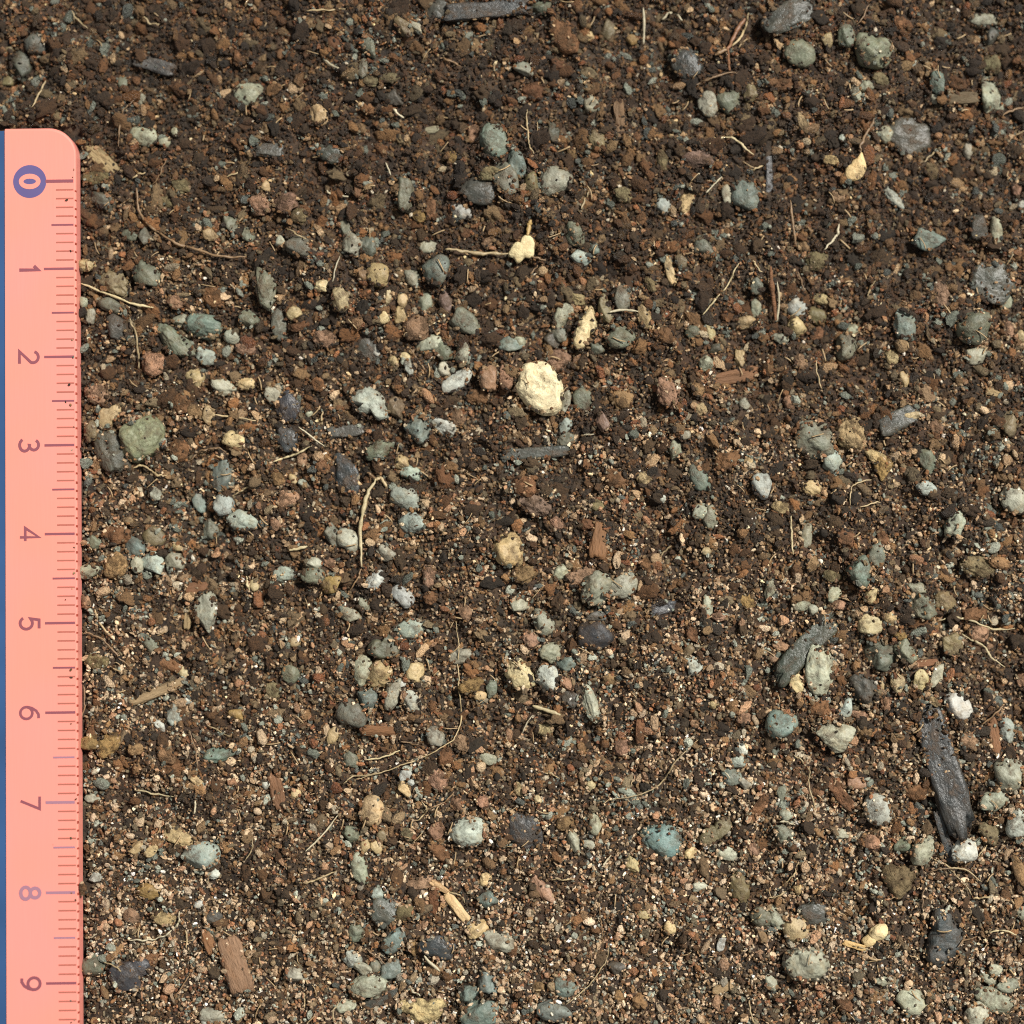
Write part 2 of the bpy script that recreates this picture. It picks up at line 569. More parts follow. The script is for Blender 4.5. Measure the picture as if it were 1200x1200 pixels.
    G = {
        '1': [[(0.26, 1.10), (0.56, 1.42), (0.56, 0.0)]],
        '2': [arc(0.5, 1.02, 0.42, 0.40, 165, -25, 14) + [(0.06, 0.0), (0.98, 0.0)]],
        '3': [arc(0.46, 1.07, 0.38, 0.35, 155, -88, 14) + arc(0.46, 0.37, 0.45, 0.37, 88, -155, 16)],
        '4': [[(0.72, 0.0), (0.72, 1.42), (0.02, 0.40), (1.0, 0.40)]],
        '5': [[(0.88, 1.42), (0.24, 1.42), (0.14, 0.78)] + arc(0.48, 0.46, 0.44, 0.46, 125, -150, 18)],
        '6': [[(0.90, 1.36), (0.62, 1.36), (0.34, 1.18), (0.14, 0.86), (0.06, 0.55)] + arc(0.5, 0.45, 0.44, 0.45, 178, 530, 26)],
        '7': [[(0.04, 1.42), (0.96, 1.42), (0.36, 0.0)]],
        '8': [arc(0.5, 1.06, 0.36, 0.35, -90, 270, 22), arc(0.5, 0.36, 0.44, 0.36, 90, 450, 24)],
        '9': [[(0.10, 0.06), (0.38, 0.06), (0.66, 0.24), (0.86, 0.56), (0.94, 0.87)] + arc(0.5, 0.97, 0.44, 0.45, -2, 350, 26)],
    }
    def strokes(lines, w, z):
        vs, fs = [], []
        for L in lines:
            P = [Vector((p[0], p[1])) for p in L]
            Q = [P[0]]
            for p in P[1:]:
                if (p - Q[-1]).length > 1e-4: Q.append(p)
            m = len(Q); base = len(vs)
            for k in range(m):
                d0 = (Q[k] - Q[k - 1]).normalized() if k > 0 else (Q[1] - Q[0]).normalized()
                d1 = (Q[k + 1] - Q[k]).normalized() if k < m - 1 else d0
                t = (d0 + d1)
                t = t.normalized() if t.length > 1e-3 else d1
                nn = Vector((-t.y, t.x)); s = w / 2 / max(0.45, nn.dot(Vector((-d0.y, d0.x))))
                for sg in (1, -1):
                    q = Q[k] + nn * s * sg
                    vs.append((q.x, q.y, z + len(vs) * 2.5e-7))
            for k in range(m - 1):
                a = base + 2 * k
                fs.append((a, a + 1, a + 3, a + 2))
        return vs, fs
    cell = 15.6 * px
    for ch, mat, wd in zip('123456789', (ink, ink, ink, ink, ink, ink, ink, ink_glare, ink), (0.26, 0.22, 0.22, 0.2, 0.22, 0.2, 0.2, 0.26, 0.22)):
        vs, fs = strokes(G[ch], wd, 0.0)
        o_verts = []
        for (x, y, z) in vs:
            # numeral's up -> local +y (towards the marks), numeral's right -> local +x (down the ruler)
            o_verts.append(((x - 0.5) * cell, (y - 0.71) * cell, 0.00002 + z))
        o = mesh_obj('numeral_' + {'1': 'one', '2': 'two', '3': 'three', '4': 'four', '5': 'five', '6': 'six', '7': 'seven', '8': 'eight', '9': 'nine'}[ch], o_verts, fs, mat, root, smooth=False)
        o.location = (int(ch) * 10 * mm, -(E - 33) * px, 0)
    return root


build_ruler()

# ------------------------------------------------------------------ stones, clods, charcoal and bark, one line each
# kind x y length width angle colour shape  | own label   (pixels of the photograph; angle of the long axis, clockwise)
PAL = dict(gg=(112, 118, 103), lg=(164, 166, 146), wh=(188, 192, 182), bg=(112, 127, 119), bl=(160, 171, 161), dg=(76, 79, 73), ch=(54, 61, 64),
           ol=(124, 113, 84), cr=(208, 190, 146), ct=(192, 169, 126), tn=(148, 118, 84), pk=(166, 131, 106), rr=(142, 98, 66), rb=(110, 68, 43),
           ye=(188, 156, 96), mv=(130, 107, 96), cb=(244, 228, 182), tl=(112, 134, 130), gm=(142, 147, 119))
PAL['or'] = PAL.pop('rr')
WORD = dict(gg='grey-green', lg='pale grey-green', wh='whitish grey', bg='blue-grey', bl='pale blue-grey', dg='dark grey', ch='charcoal black',
            ol='olive-brown', cr='cream', ct='cream-tan', tn='tan', pk='pinkish tan', rb='red-brown', ye='ochre yellow', mv='mauve-brown', cb='cream', tl='teal blue-grey', gm='mossy green')
WORD['or'] = 'orange-brown'
CAT = """
P 42 52 24 22 0 dg r
P 10 57 12 10 0 ol r
P 26 78 32 26 60 dg a
P 9 95 15 13 0 ol r
C 279 68 18 15 70 or a
P 291 111 34 26 10 lg l | olive-grey lumpy pebble, first large one above the ruler's zero end
K 181 76 48 16 18 dg k
P 168 159 32 22 22 lg r | pale greenish oval pebble just beyond the ruler's rounded corner
P 193 166 14 13 0 lg a
P 205 155 11 8 90 lg a
B 120 188 48 17 42 ct f | pale tan bark flake touching the ruler's corner beside the zero
C 112 209 30 15 -5 ol l
P 152 276 17 13 30 gg a
P 170 276 20 13 75 gg a
P 247 275 18 15 20 ct r
P 270 263 28 17 80 gg a
P 290 275 18 14 60 gg a
P 165 115 16 11 80 lg a
P 145 97 14 12 80 gg r
C 212 218 24 17 30 ol l
C 197 237 20 10 35 ol l
P 120 235 30 19 30 dg a
C 276 205 15 10 -20 or l
P 578 166 46 36 62 bg r | smooth blue-grey oval pebble lying against a darker grey lump
P 592 208 40 26 75 gg a
K 560 222 42 34 10 dg k
C 574 203 28 16 -20 ol l
P 540 248 25 17 45 wh a
P 475 229 38 19 85 gg a | upright oblong grey-green pebble with squared ends
C 505 246 23 11 88 or f
C 490 252 18 13 60 ye l
C 530 184 15 14 0 ye a
C 556 158 22 15 80 pk l
P 373 135 23 21 80 ct r
C 320 105 21 13 -25 or l
P 473 31 27 16 50 ol r
P 487 31 20 10 45 lg r
P 432 55 30 15 58 gg r
P 426 80 24 11 95 gg a
C 436 95 20 13 0 ol l
C 456 91 24 11 0 ol l
C 363 27 14 12 80 tn l
C 329 63 12 10 80 or l
C 391 50 15 12 30 rb l
K 513 12 26 24 0 dg k
K 572 11 98 20 -6 ch k | long dark charcoal slab along the soil beside a squarer grey one
C 432 128 17 12 20 or l
C 423 151 15 12 40 tn l
C 447 147 14 12 0 tn l
B 503 153 22 8 -12 lg f
P 462 115 24 18 30 dg a
B 420 222 18 10 88 or f
C 305 240 25 22 70 pk l
C 333 238 30 23 -20 pk l | broad pinkish tan clod of two merged lumps
C 350 253 20 18 40 ol l
P 311 219 14 11 60 ct a
P 350 287 28 23 20 gg r
P 412 287 29 23 55 lg a
P 431 289 25 19 80 gg a
P 404 266 25 15 75 gg a
P 328 283 14 12 80 lg a
P 503 290 26 15 0 lg a
C 572 284 17 15 80 pk a
C 546 273 14 12 0 or l
K 386 180 30 22 15 dg k
K 316 176 32 16 5 dg k
C 660 42 42 25 58 or s | rust-red angular brick-like chunk with broken end
C 678 8 15 12 80 or l
P 713 34 30 18 -65 ol r
P 741 47 15 12 20 ye l
P 692 43 12 11 0 ct a
P 632 9 26 16 0 gg a
P 614 80 22 16 10 lg a
C 653 75 16 12 30 rb l
C 690 85 21 13 20 ol l
C 625 107 30 21 0 rb l
P 693 122 20 16 80 lg a
P 700 165 26 20 60 ol l
B 726 140 42 12 86 tn f
C 734 164 18 10 75 tn l
C 746 160 11 10 0 or l
K 804 75 36 30 60 ch k
P 829 123 28 21 80 lg r | pale oval pebble paired with a broader grey-green one
P 854 119 30 26 80 gg r
P 880 110 20 16 -60 ol a
P 651 212 37 35 0 lg r | squarish rounded pale grey pebble with a dark shadowed rim
P 622 214 24 15 80 ol r
P 603 192 34 22 75 bg a
P 777 241 21 18 80 bl r
C 751 256 16 12 80 or l
C 804 235 30 15 -65 ct l
P 853 228 24 14 80 lg a
P 873 230 40 32 60 bg l
C 730 228 22 17 40 ol l
C 776 190 27 13 82 ol l
C 818 187 34 22 10 mv l
P 672 275 29 23 70 gg a | dark grey-green pebble sitting over a pale blue-grey one
P 680 302 24 17 10 bl a
P 696 291 14 12 70 bg a
P 826 290 27 21 30 gg a
C 697 181 12 10 0 or l
C 670 180 14 10 80 tn l
P 647 155 26 16 80 dg a
K 925 17 66 36 -32 dg k | broad dark grey charcoal slab lying aslant in the soil
P 937 62 36 32 20 gg r
P 971 48 15 13 60 ct a
P 991 42 28 19 80 gg a
P 1024 60 42 38 10 gg s | large squarish grey-green stone with straight broken sides
P 1153 24 36 18 5 lg a
P 1162 42 20 17 80 dg a
C 1055 27 16 14 80 or l
P 1161 114 45 27 80 lg a | pale oval stone with a whitish shoulder and darker foot
P 1098 97 27 16 82 bg r
P 1095 115 14 12 30 lg a
C 919 99 27 16 -15 or l
C 905 96 13 11 0 or l
P 1003 110 21 13 75 lg r
P 1015 102 17 15 0 lg l
C 1032 93 19 15 20 ol l
B 1127 115 37 14 -4 ol f
K 1066 160 58 44 10 dg k
P 1038 158 19 17 80 lg r
P 1134 175 22 12 85 lg r
C 1092 200 20 15 70 ol l
C 975 188 22 11 15 ct l
C 941 145 27 13 70 ct l
P 987 161 10 8 80 wh a
P 1047 232 32 13 48 bl l | pale bluish crescent-shaped stone chip
P 1088 282 36 25 10 bg s | angular blue-grey block with stepped top
P 1168 271 32 14 84 lg a
P 1146 266 30 19 80 dg a
C 1192 222 15 13 60 pk r
P 1196 240 11 10 0 wh a
C 1160 75 26 21 80 ol l
P 1070 75 11 6 -70 wh a
C 983 230 20 15 30 pk l
C 942 290 16 12 80 tn l
P 101 311 22 14 0 ct l | cream stone wedged against the ruler beside its 1
P 134 331 42 27 33 ol l
P 172 323 36 28 60 gg s
P 131 358 29 16 8 gg a
P 107 371 17 12 80 lg a
P 137 385 32 22 55 dg a
P 98 355 14 10 80 lg a
C 250 350 28 24 50 or l
C 206 354 18 15 30 pk l
P 238 383 42 28 5 bg r | dark blue-grey boxy pebble shading a slab below it
P 210 376 17 15 0 lg a
P 204 402 52 25 40 gg a
P 240 418 28 18 25 bl a
P 272 395 19 15 30 lg r
C 287 409 24 14 10 pk l
P 291 374 24 20 60 gg a
C 180 426 32 28 40 pk l
P 228 442 27 20 50 ct l
P 262 454 30 18 20 lg l
P 288 450 20 14 0 ct l
P 128 488 38 19 -52 ct s | pale yellowish angular stone on end beside the mossy green pebble
P 106 505 22 14 82 ol r
P 166 514 54 47 100 gm r | largest mossy green rounded pebble, near the ruler's 3
P 131 530 54 34 55 dg a | dark angular flake tucked under the mossy green pebble
C 212 473 27 20 60 or l
C 228 482 19 16 20 tn l
P 244 487 24 14 75 ct a
C 210 527 26 22 80 or s | brick-orange square clod beside the mossy green pebble
P 274 515 26 19 5 cr a
P 261 556 40 25 85 bg a
P 234 588 26 15 75 bg a
P 262 592 25 23 40 bl a
P 183 579 16 13 60 lg r
C 114 462 26 22 40 pk l
C 197 556 15 10 20 tn l
P 443 322 27 25 30 ct r
P 425 319 20 14 80 tn r
P 399 350 30 19 80 cr r | upright cream oval pebble below a darker ochre patch
P 378 335 17 15 20 cr r
P 345 368 18 16 10 ct r
P 327 380 36 17 88 gg a
P 312 338 48 23 75 gg a
P 484 325 23 17 75 lg a
P 510 316 35 30 100 bg r | glossy round blue-green pebble with black shadow
P 498 354 24 17 80 lg a
P 522 352 27 15 85 mv r
P 546 379 36 25 42 gg r
C 490 383 36 31 -40 pk a | angular pinkish tan stone just above a grey-green cluster
P 449 372 14 12 60 cr r
P 455 348 17 8 95 cr r
P 468 368 20 15 80 ct a
P 472 352 16 12 80 ct r
C 420 378 17 15 40 tn l
C 382 397 28 18 18 pk l
C 350 382 24 13 -10 rb l
K 431 407 42 22 50 dg k
P 441 412 12 8 60 wh r
P 461 424 15 12 80 ct r
P 479 430 18 9 80 wh r
P 475 417 13 8 10 cr r
P 504 404 34 22 -10 lg l
P 519 412 24 16 60 gg a
P 542 414 27 18 80 lg a
P 522 432 20 16 0 lg r
P 535 447 38 19 -32 wh r | pale oblong pebble lying aslant at the foot of the grey cluster
P 573 444 28 22 80 pk s
C 593 442 28 16 90 pk s
P 577 394 11 9 20 wh r
P 598 403 28 17 -10 bg r
P 432 473 46 29 35 wh l | whitish crescent-shaped stone with a dark hollow
P 465 479 27 21 70 ol a
P 320 463 21 19 30 lg r
C 372 450 19 15 50 or l
P 491 502 33 28 60 bg a
P 519 499 30 19 35 wh a | whitish angular stone beside a dark blue-grey one
C 537 490 20 16 80 pk l
C 560 465 26 17 10 or l
K 338 478 36 28 70 ch k
K 337 514 30 23 90 ch k
K 405 505 40 14 -5 dg k
P 445 526 34 22 -20 gg l
K 405 556 50 28 70 ch k
P 472 543 21 16 30 ct r
P 482 554 25 16 20 bl l
P 475 584 34 28 40 bl r | round pale blue-grey pebble above a similar flatter one
C 337 585 25 19 0 pk l
C 355 540 20 14 80 pk l
C 378 547 17 15 0 or l
P 343 562 14 10 80 ct r
C 325 560 18 15 60 tn l
C 520 560 30 24 70 rb l
P 362 485 9 8 0 lg r
P 632 454 56 52 50 cb l | big bright cream stone, the brightest in the soil
C 655 422 29 25 -20 pk l | lumpy tan clod touching the top of the big cream stone
P 687 385 54 25 -66 cr a | two-toned cream and grey upright stone
P 660 370 32 19 -70 lg a
P 654 391 24 17 40 gg a
P 708 362 33 15 70 ol a
P 728 349 30 20 85 gg s
P 727 395 32 25 0 gg r
P 755 370 30 15 75 ct a
P 648 399 20 17 0 dg a
P 700 407 18 15 80 gg a
P 605 402 20 15 10 lg r
C 677 350 19 14 20 ct r
C 642 362 11 10 0 tn r
C 763 333 19 12 60 ol r
C 771 355 13 10 0 ol r
P 785 318 34 10 75 ct f
P 798 306 16 13 80 ol r
P 886 335 19 15 80 gg r
P 885 362 21 14 75 lg a
P 873 378 23 17 20 ct r
P 832 387 23 12 80 cr a
P 811 390 16 15 0 gg r
C 780 393 25 17 30 or l
P 838 409 16 12 0 dg s
P 827 427 18 17 40 lg a
P 867 420 23 12 80 ct a
B 862 441 52 16 -12 or f | rusty orange bark flake lying flat among brown crumbs
C 783 460 36 25 75 pk l
C 818 456 20 15 70 tn l
C 821 480 17 15 0 ct l
C 728 468 27 24 40 tn l
P 663 474 30 10 -80 lg a
P 662 499 20 14 -70 bl r
P 663 516 22 15 -30 gg l
P 684 470 28 22 60 gg a
P 706 494 22 15 80 mv a
K 626 531 76 13 -4 dg k | long flat grey splinter of charcoal under the big cream stone
P 791 525 27 14 85 lg a
P 803 510 12 10 0 lg r
C 853 539 31 21 -15 or s
P 819 562 36 21 55 bg a
C 877 540 12 10 80 ct r
P 872 473 14 12 80 lg r
C 722 561 30 22 20 or l
C 755 560 18 14 0 ct l
P 893 570 29 21 80 bl r
C 700 592 15 13 0 ol r
P 776 584 10 8 60 wh r
C 615 570 27 22 30 or l
C 628 592 42 25 25 mv l | mauve-brown lumpy clod above the round tan pebble
P 824 599 24 17 0 lg r
P 933 360 25 22 60 wh r
P 931 383 25 20 60 ct r
P 957 370 22 19 60 ol r
P 914 397 19 12 0 lg r
C 962 350 20 12 20 ct l
C 957 393 20 14 -50 or l
C 957 306 25 22 0 ol l
P 993 406 30 25 80 gg a
P 998 386 13 12 0 lg r
P 1060 381 37 25 75 bg a
C 1103 346 35 20 80 pk l
K 1163 330 50 48 30 dg k
P 1179 355 20 13 -60 lg r
P 1142 383 40 36 -50 gg r | mid-grey round pebble resting on a paler flat one
P 1146 416 27 19 -15 lg r
C 1183 387 20 14 80 pk l
P 1197 394 14 9 80 cr r
C 1045 418 18 15 60 ct l
P 1060 445 19 10 80 ct r
C 1084 460 25 15 60 pk l
C 938 425 18 15 60 pk l
C 925 472 17 12 60 pk l
P 956 516 46 42 20 gg r | large dark grey-green stone with a lighter chip at its foot
P 975 541 32 24 60 bl a
C 997 508 42 32 70 ct l | lumpy cream-tan clod leaning on the large dark grey-green stone
K 1053 493 48 24 -25 dg k
P 1071 487 21 9 3 cr s | flat white shell-like chip lying on a dark flake
C 1034 550 26 20 100 ye a
C 1026 535 25 13 20 ct l
P 1086 540 36 19 75 gg a
P 1085 572 22 16 0 bl a
P 952 572 21 18 30 ct l
P 1182 496 29 19 -70 ol a
P 1188 586 35 28 60 lg l
C 1097 500 17 14 60 pk l
C 914 595 20 14 10 ct l
B 1165 460 19 9 10 ct f
C 137 627 30 21 5 or l
P 112 637 19 13 35 gg a
P 158 640 27 21 70 bg r
P 181 630 25 23 30 ol r
P 180 660 30 22 55 bl a | pale blue-grey pebble in the middle of a cluster by the ruler's 4
P 160 662 18 14 80 lg r
P 205 657 23 20 20 lg r
P 208 641 12 10 40 ct r
C 135 663 30 27 80 tn l
P 104 670 26 16 0 lg a
P 241 716 46 25 95 lg a | tall pale grey-green block standing beside a thin tan splinter
B 220 724 26 8 92 ct f
B 232 688 31 13 -10 or f
C 185 724 21 12 60 tn l
P 176 755 23 18 60 gg r
C 194 778 36 15 22 or l
P 215 787 13 10 20 cr r
B 184 811 66 12 -22 ct f | pale tan wood chip lying aslant between the 5 and 6 of the ruler
P 203 838 24 16 80 bl a
P 187 850 17 9 40 wh r
P 277 837 19 14 20 ye a
C 105 870 23 16 0 ye r
C 127 873 31 22 -50 ye l | ochre yellow lumpy stone a little below the ruler's 6
C 160 878 18 14 0 tn l
P 258 884 38 17 -10 bg a
C 195 885 25 19 40 tn l
C 204 896 24 15 10 or l
P 285 611 35 22 15 bl l
P 247 620 25 18 80 gg a
P 298 686 13 10 80 cr r
C 100 705 17 11 70 pk l
C 112 776 27 18 20 ol l
P 220 821 9 8 0 wh r
P 408 634 32 23 55 lg s | pale grey-green stone beside the bright yellow rootlet
P 390 628 28 18 60 gg a
P 334 673 25 17 10 bl a
P 367 675 27 18 -5 gg r
P 367 660 19 13 0 lg a
P 387 683 25 20 -60 ye r
C 387 660 17 13 60 pk l
P 440 680 25 17 -50 wh s
P 426 706 21 12 75 lg a
P 472 698 28 18 42 wh s
P 452 649 23 17 20 lg a
P 484 613 33 24 15 bl r
P 408 720 30 15 25 lg r
P 480 737 31 22 -5 bl r
P 448 757 38 26 10 gg s | wedge-shaped grey-green stone heading a ring of pale pebbles
P 425 787 36 20 95 lg r
P 446 790 34 27 -60 ct l | cream lumpy stone in the centre of a ring of grey pebbles
P 487 789 24 20 80 ct r
P 460 813 36 17 -75 lg r
P 482 822 25 17 50 wh a
P 471 801 9 8 0 wh r
P 431 819 27 24 40 bg a
P 413 836 35 28 20 gg a
P 340 790 22 20 40 gg r
C 320 810 22 18 40 ol l
P 345 752 14 12 -30 ct r
C 503 676 27 15 85 pk l
C 505 701 17 15 0 or l
C 545 717 21 14 55 pk r
P 595 645 37 34 80 ct r | round tan pebble pitted with tiny holes
C 563 612 14 10 80 tn l
C 515 603 22 10 5 or l
P 540 768 30 19 0 lg l
C 552 803 29 16 -20 ye l
P 576 807 21 12 95 gg a
P 562 815 15 10 0 ct r
B 445 856 42 12 0 or f
P 390 862 21 13 -70 ct l
P 410 890 24 18 70 gg a
P 510 863 23 19 60 lg r
C 540 872 21 17 60 pk l
C 522 888 22 18 -50 or l
P 570 889 23 12 15 lg a
C 323 614 17 14 30 pk l
B 702 634 42 21 96 or f | orange-brown woody block with upright grain
C 690 615 19 13 10 or l
C 652 613 17 14 60 pk l
P 657 671 20 15 -70 lg r
C 615 673 28 22 -15 tn l
C 685 673 42 16 -20 pk f
P 699 690 38 34 -50 lg l
P 729 687 34 26 -40 lg a | pale double-lobed grey stone above the blue-black pebble
P 698 745 38 30 0 ch r | round blue-black pebble below the pale double-lobed stone
P 700 722 28 13 0 dg a
C 757 663 18 12 70 or a
K 783 711 42 14 -12 ch k
C 790 685 21 8 -40 or l
P 829 710 25 11 75 lg r
P 832 607 27 17 80 lg a
P 828 646 11 9 0 cr r
P 609 708 21 15 -10 lg a
P 637 731 36 21 50 lg r
C 621 750 21 18 60 pk l
P 646 764 25 22 -40 lg l
P 642 795 30 24 80 wh r | whitish oval pebble beside a cream stone with dark holes
P 664 779 28 18 -10 bg a
P 608 790 38 27 60 cr l | cream stone pierced by small dark holes
C 666 801 19 13 40 pk l
P 692 825 42 17 68 lg a
K 668 818 22 18 50 dg k
C 715 797 16 14 10 tn r
P 814 780 20 17 80 wh a
P 806 762 15 13 0 ol r
C 842 723 17 11 10 pk l
C 811 743 18 14 60 or l
C 876 705 19 16 30 ye l
C 873 841 18 13 0 pk r
P 870 878 14 10 60 wh r
P 864 892 18 13 0 bl r
C 815 848 12 10 0 pk r
P 836 826 12 9 0 ct r
C 750 856 29 10 92 or f
C 728 875 22 19 -30 pk l
C 637 854 20 15 10 cr l
C 612 818 19 13 20 ol l
K 943 760 98 26 -46 dg k | flat grey charcoal stick lying aslant beside a tall oval pebble
P 960 785 56 31 92 lg r | tall pale oval pebble beside the aslant grey charcoal stick
P 934 801 22 17 80 cr r
C 960 830 28 20 0 or l | orange-brown clod at the foot of the tall pale oval pebble
P 915 850 33 31 20 bg r
P 975 862 44 32 20 lg a | broad pale angular stone under a smaller pointed one
P 991 830 24 17 -55 bl a
P 1008 672 34 26 70 bg a | blue-grey stone leaning on a darker oval one
P 1026 650 27 19 90 gg r
P 1019 731 28 24 20 cr r | plump cream-yellow pebble above dark grey stones
C 1043 725 16 13 60 ct l
C 1055 745 15 11 20 ye l
P 1033 767 37 34 40 gg a
P 1061 765 27 18 60 gg a
P 1053 802 26 17 75 cr a
P 1079 798 25 17 95 cr r
P 1098 792 27 13 100 lg a
P 1035 803 10 7 80 cr r
P 1124 828 40 28 42 wh a | speckled whitish pebble beside the big charcoal stick
P 1075 689 21 14 30 lg a
P 1078 711 34 27 55 gg a
P 1108 705 29 23 30 ol l
P 1120 615 31 22 -70 lg l
C 1147 664 42 24 10 ol l
C 1172 660 27 14 10 tn l
P 945 631 36 13 96 lg r
C 953 661 20 14 -60 tn l
C 975 675 20 13 0 ol r
C 992 632 24 21 50 or l
C 1035 630 21 12 60 or l
P 1022 698 19 14 -40 ct a
P 977 697 18 14 -60 lg r
P 939 710 20 13 0 lg r
P 953 714 12 10 60 lg r
P 903 691 21 12 100 lg a
C 983 708 21 14 20 pk l
P 1115 755 27 25 40 ol a
C 1147 743 24 19 20 pk l
C 1145 720 32 15 -5 or l
P 1012 808 40 30 60 dg l
B 1086 777 26 8 -5 or f
C 1095 822 15 10 30 ct r
C 1006 838 21 11 20 pk l
C 1014 856 17 14 30 tn l
C 1040 826 21 12 70 pk l
P 1180 856 27 17 80 bl a
B 1166 865 46 12 80 or f
C 1135 870 23 17 30 pk l
K 1106 902 152 37 74 ch k | long thick blue-black charcoal stick, the biggest dark piece
P 908 771 13 11 -20 pk r
C 915 757 20 10 10 pk l
C 1197 795 20 11 80 pk l
P 209 980 38 17 24 ct l
P 236 1003 40 29 -10 bl r | smooth pale blue-grey pebble below the ruler's 7
P 250 1024 16 12 -20 wh r
P 231 915 17 9 38 ct r
C 203 903 21 12 10 or r
P 108 935 17 11 0 lg r
P 175 1045 28 17 10 ye l
P 112 1028 15 13 0 wh r
C 153 1073 21 15 25 pk l
C 191 1076 27 16 10 ct l
B 276 1131 68 28 72 pk f | large pinkish orange bark chunk, cross-grained, below the ruler's 8
B 245 1105 27 12 70 or f
K 147 1146 36 30 60 ch k
K 163 1134 25 22 20 ch k
P 110 1130 25 23 0 gg r
P 250 1190 29 17 0 lg r
P 240 1196 15 9 70 wh r
C 175 1125 23 14 -30 or l
C 97 1042 13 9 80 or l | reddish soil crumb lodged on the ruler's edge at its 8
P 160 994 19 12 -35 ct r
P 177 998 18 11 -20 ct a
P 250 1075 21 15 0 dg r
P 233 1060 12 8 -20 wh r
B 325 928 52 15 75 or f | slender orange-tan bark strip on end, left of the oval tan pebble
P 310 919 11 9 40 wh r
P 347 930 11 10 0 ct r
P 436 950 38 27 95 ct r | smooth oval beige pebble, like a tiny egg
P 548 974 44 33 0 bl l | pale bluish lumpy stone speckled with dark pits
P 411 978 20 19 0 gg r
P 421 1017 38 18 75 lg l
P 428 991 15 11 80 ct r
P 441 992 15 13 60 ct r
P 448 980 14 10 60 ol r
P 475 925 22 11 45 ct r
P 475 908 15 12 -20 wh r
P 481 917 9 7 0 wh r
C 477 977 19 11 52 ol r
C 513 915 27 22 60 pk l
C 511 974 21 17 -40 pk s
C 515 998 27 14 45 or f
C 535 941 19 13 60 pk r
C 565 940 16 13 80 pk r
P 442 1047 15 13 0 bl r
K 450 1066 36 32 50 dg k
C 473 1070 24 17 -30 ol l
P 462 1100 34 20 -58 bg s | slanting blue-grey oblong stone in a row of grey ones
P 417 1093 22 18 60 gg a
P 412 1124 22 17 30 bl l
P 424 1135 25 14 15 lg r
P 457 1138 31 24 -60 bg a
P 440 1133 15 11 70 gg r
P 433 1156 44 26 0 lg r | wide flattish pale olive pebble at the foot of a grey cluster
K 447 1171 44 13 -25 dg k
P 403 1180 27 16 -10 lg a
P 347 1142 26 17 10 lg a
C 495 1184 56 29 5 ct a | big tan wedge-shaped stone at the picture's lower edge
K 512 1110 40 25 10 ch k
P 560 1090 26 20 -30 ct l
P 583 1104 36 22 20 lg l
P 571 1054 23 19 20 bg a
P 568 1030 16 12 -50 ct r
P 570 1152 30 24 50 bg a
P 549 1165 25 22 -40 bg a
P 562 1186 42 28 -10 bg a
C 508 1055 30 11 88 rb f
C 490 1036 52 15 -10 pk l
C 485 1111 17 12 80 tn l
C 307 1025 13 12 0 or r
K 613 975 46 38 60 ch k
C 662 965 21 15 -15 tn r
P 672 987 30 14 65 lg r
P 697 966 23 15 75 lg a
P 690 990 15 10 10 lg r
P 775 984 50 40 0 tl r | heart-shaped teal blue-grey stone, the bluest one
P 839 974 44 23 -40 ol a | bean-shaped grey stone beside the heart-shaped blue stone
P 853 1000 29 16 0 lg r
P 809 1000 16 12 -50 ct r
P 741 1014 20 14 70 cr a
P 636 1043 38 15 55 pk a
P 856 910 25 20 20 bg r
P 874 918 19 13 10 lg r
C 888 948 36 12 -52 or f
C 883 995 17 12 60 pk l
P 866 1042 36 24 80 ol l
P 893 1075 25 21 40 gg l
P 755 1073 15 11 20 ct r
P 785 1087 16 12 60 ct r
P 662 1158 25 22 10 bg s
P 650 1183 38 25 10 bg a
P 845 1106 16 12 -40 wh a
B 847 1158 25 11 -22 ct f
C 608 925 17 10 80 ct r
P 630 937 10 8 60 cr r
P 692 920 14 11 80 cr r
C 600 1112 17 13 80 or r
C 632 1158 15 13 60 tn r
C 725 1168 15 13 40 tn r
C 840 1175 19 13 80 pk r
P 820 1039 17 11 0 lg r
P 723 1135 20 14 0 dg a
P 1028 948 39 31 60 wh r | bright whitish oval pebble beside the big charcoal stick's lower half
P 1005 917 24 15 10 pk r
C 985 931 46 14 52 or f
C 1072 928 27 17 5 or l
P 1082 997 36 24 -58 lg a
P 1058 992 21 18 -20 gg a
C 1055 1030 44 38 -40 ol l | tall olive-tan clod with a black hollow beside it
P 1129 997 29 26 -20 wh r | pale rounded pebble at the charcoal stick's lower tip
C 1160 976 30 22 60 ol l
P 1165 938 36 23 -10 lg l
P 1193 966 32 24 -70 wh r
P 1183 908 40 32 65 lg r | mossy olive oval pebble at the soil's far edge from the ruler
C 1195 1020 40 15 70 tn l
P 1105 1099 68 42 -70 ch a | large blue-black egg-shaped stone below the charcoal stick
P 932 1087 32 28 50 ct r | speckled cream-olive pebble above a bigger mossy one
P 907 1075 27 21 80 lg a
K 952 1070 34 28 20 dg k
P 945 1130 50 39 20 lg r | big mossy speckled pebble below the cream-olive one
P 1068 1175 35 29 0 lg r
P 1165 1172 48 26 18 lg r
P 1144 1190 29 26 -30 lg r
P 1167 1137 15 13 0 lg r
P 1159 1147 22 11 40 lg r
P 1181 1155 25 15 0 lg a
P 903 1150 21 13 80 lg r
P 917 930 17 13 80 gg r
P 918 976 22 19 60 gg a
P 921 955 15 13 0 lg r
C 1020 987 23 17 20 pk l
P 985 977 17 11 0 lg l
C 990 1178 22 16 30 or l
P 1035 1150 20 10 10 lg r
P 1197 1070 14 10 80 lg r
C 935 1042 13 10 80 ct r
K 1107 982 62 10 74 ch k
K 901 200 118 9 89 ch k | thin straight black twig of charcoal
"""
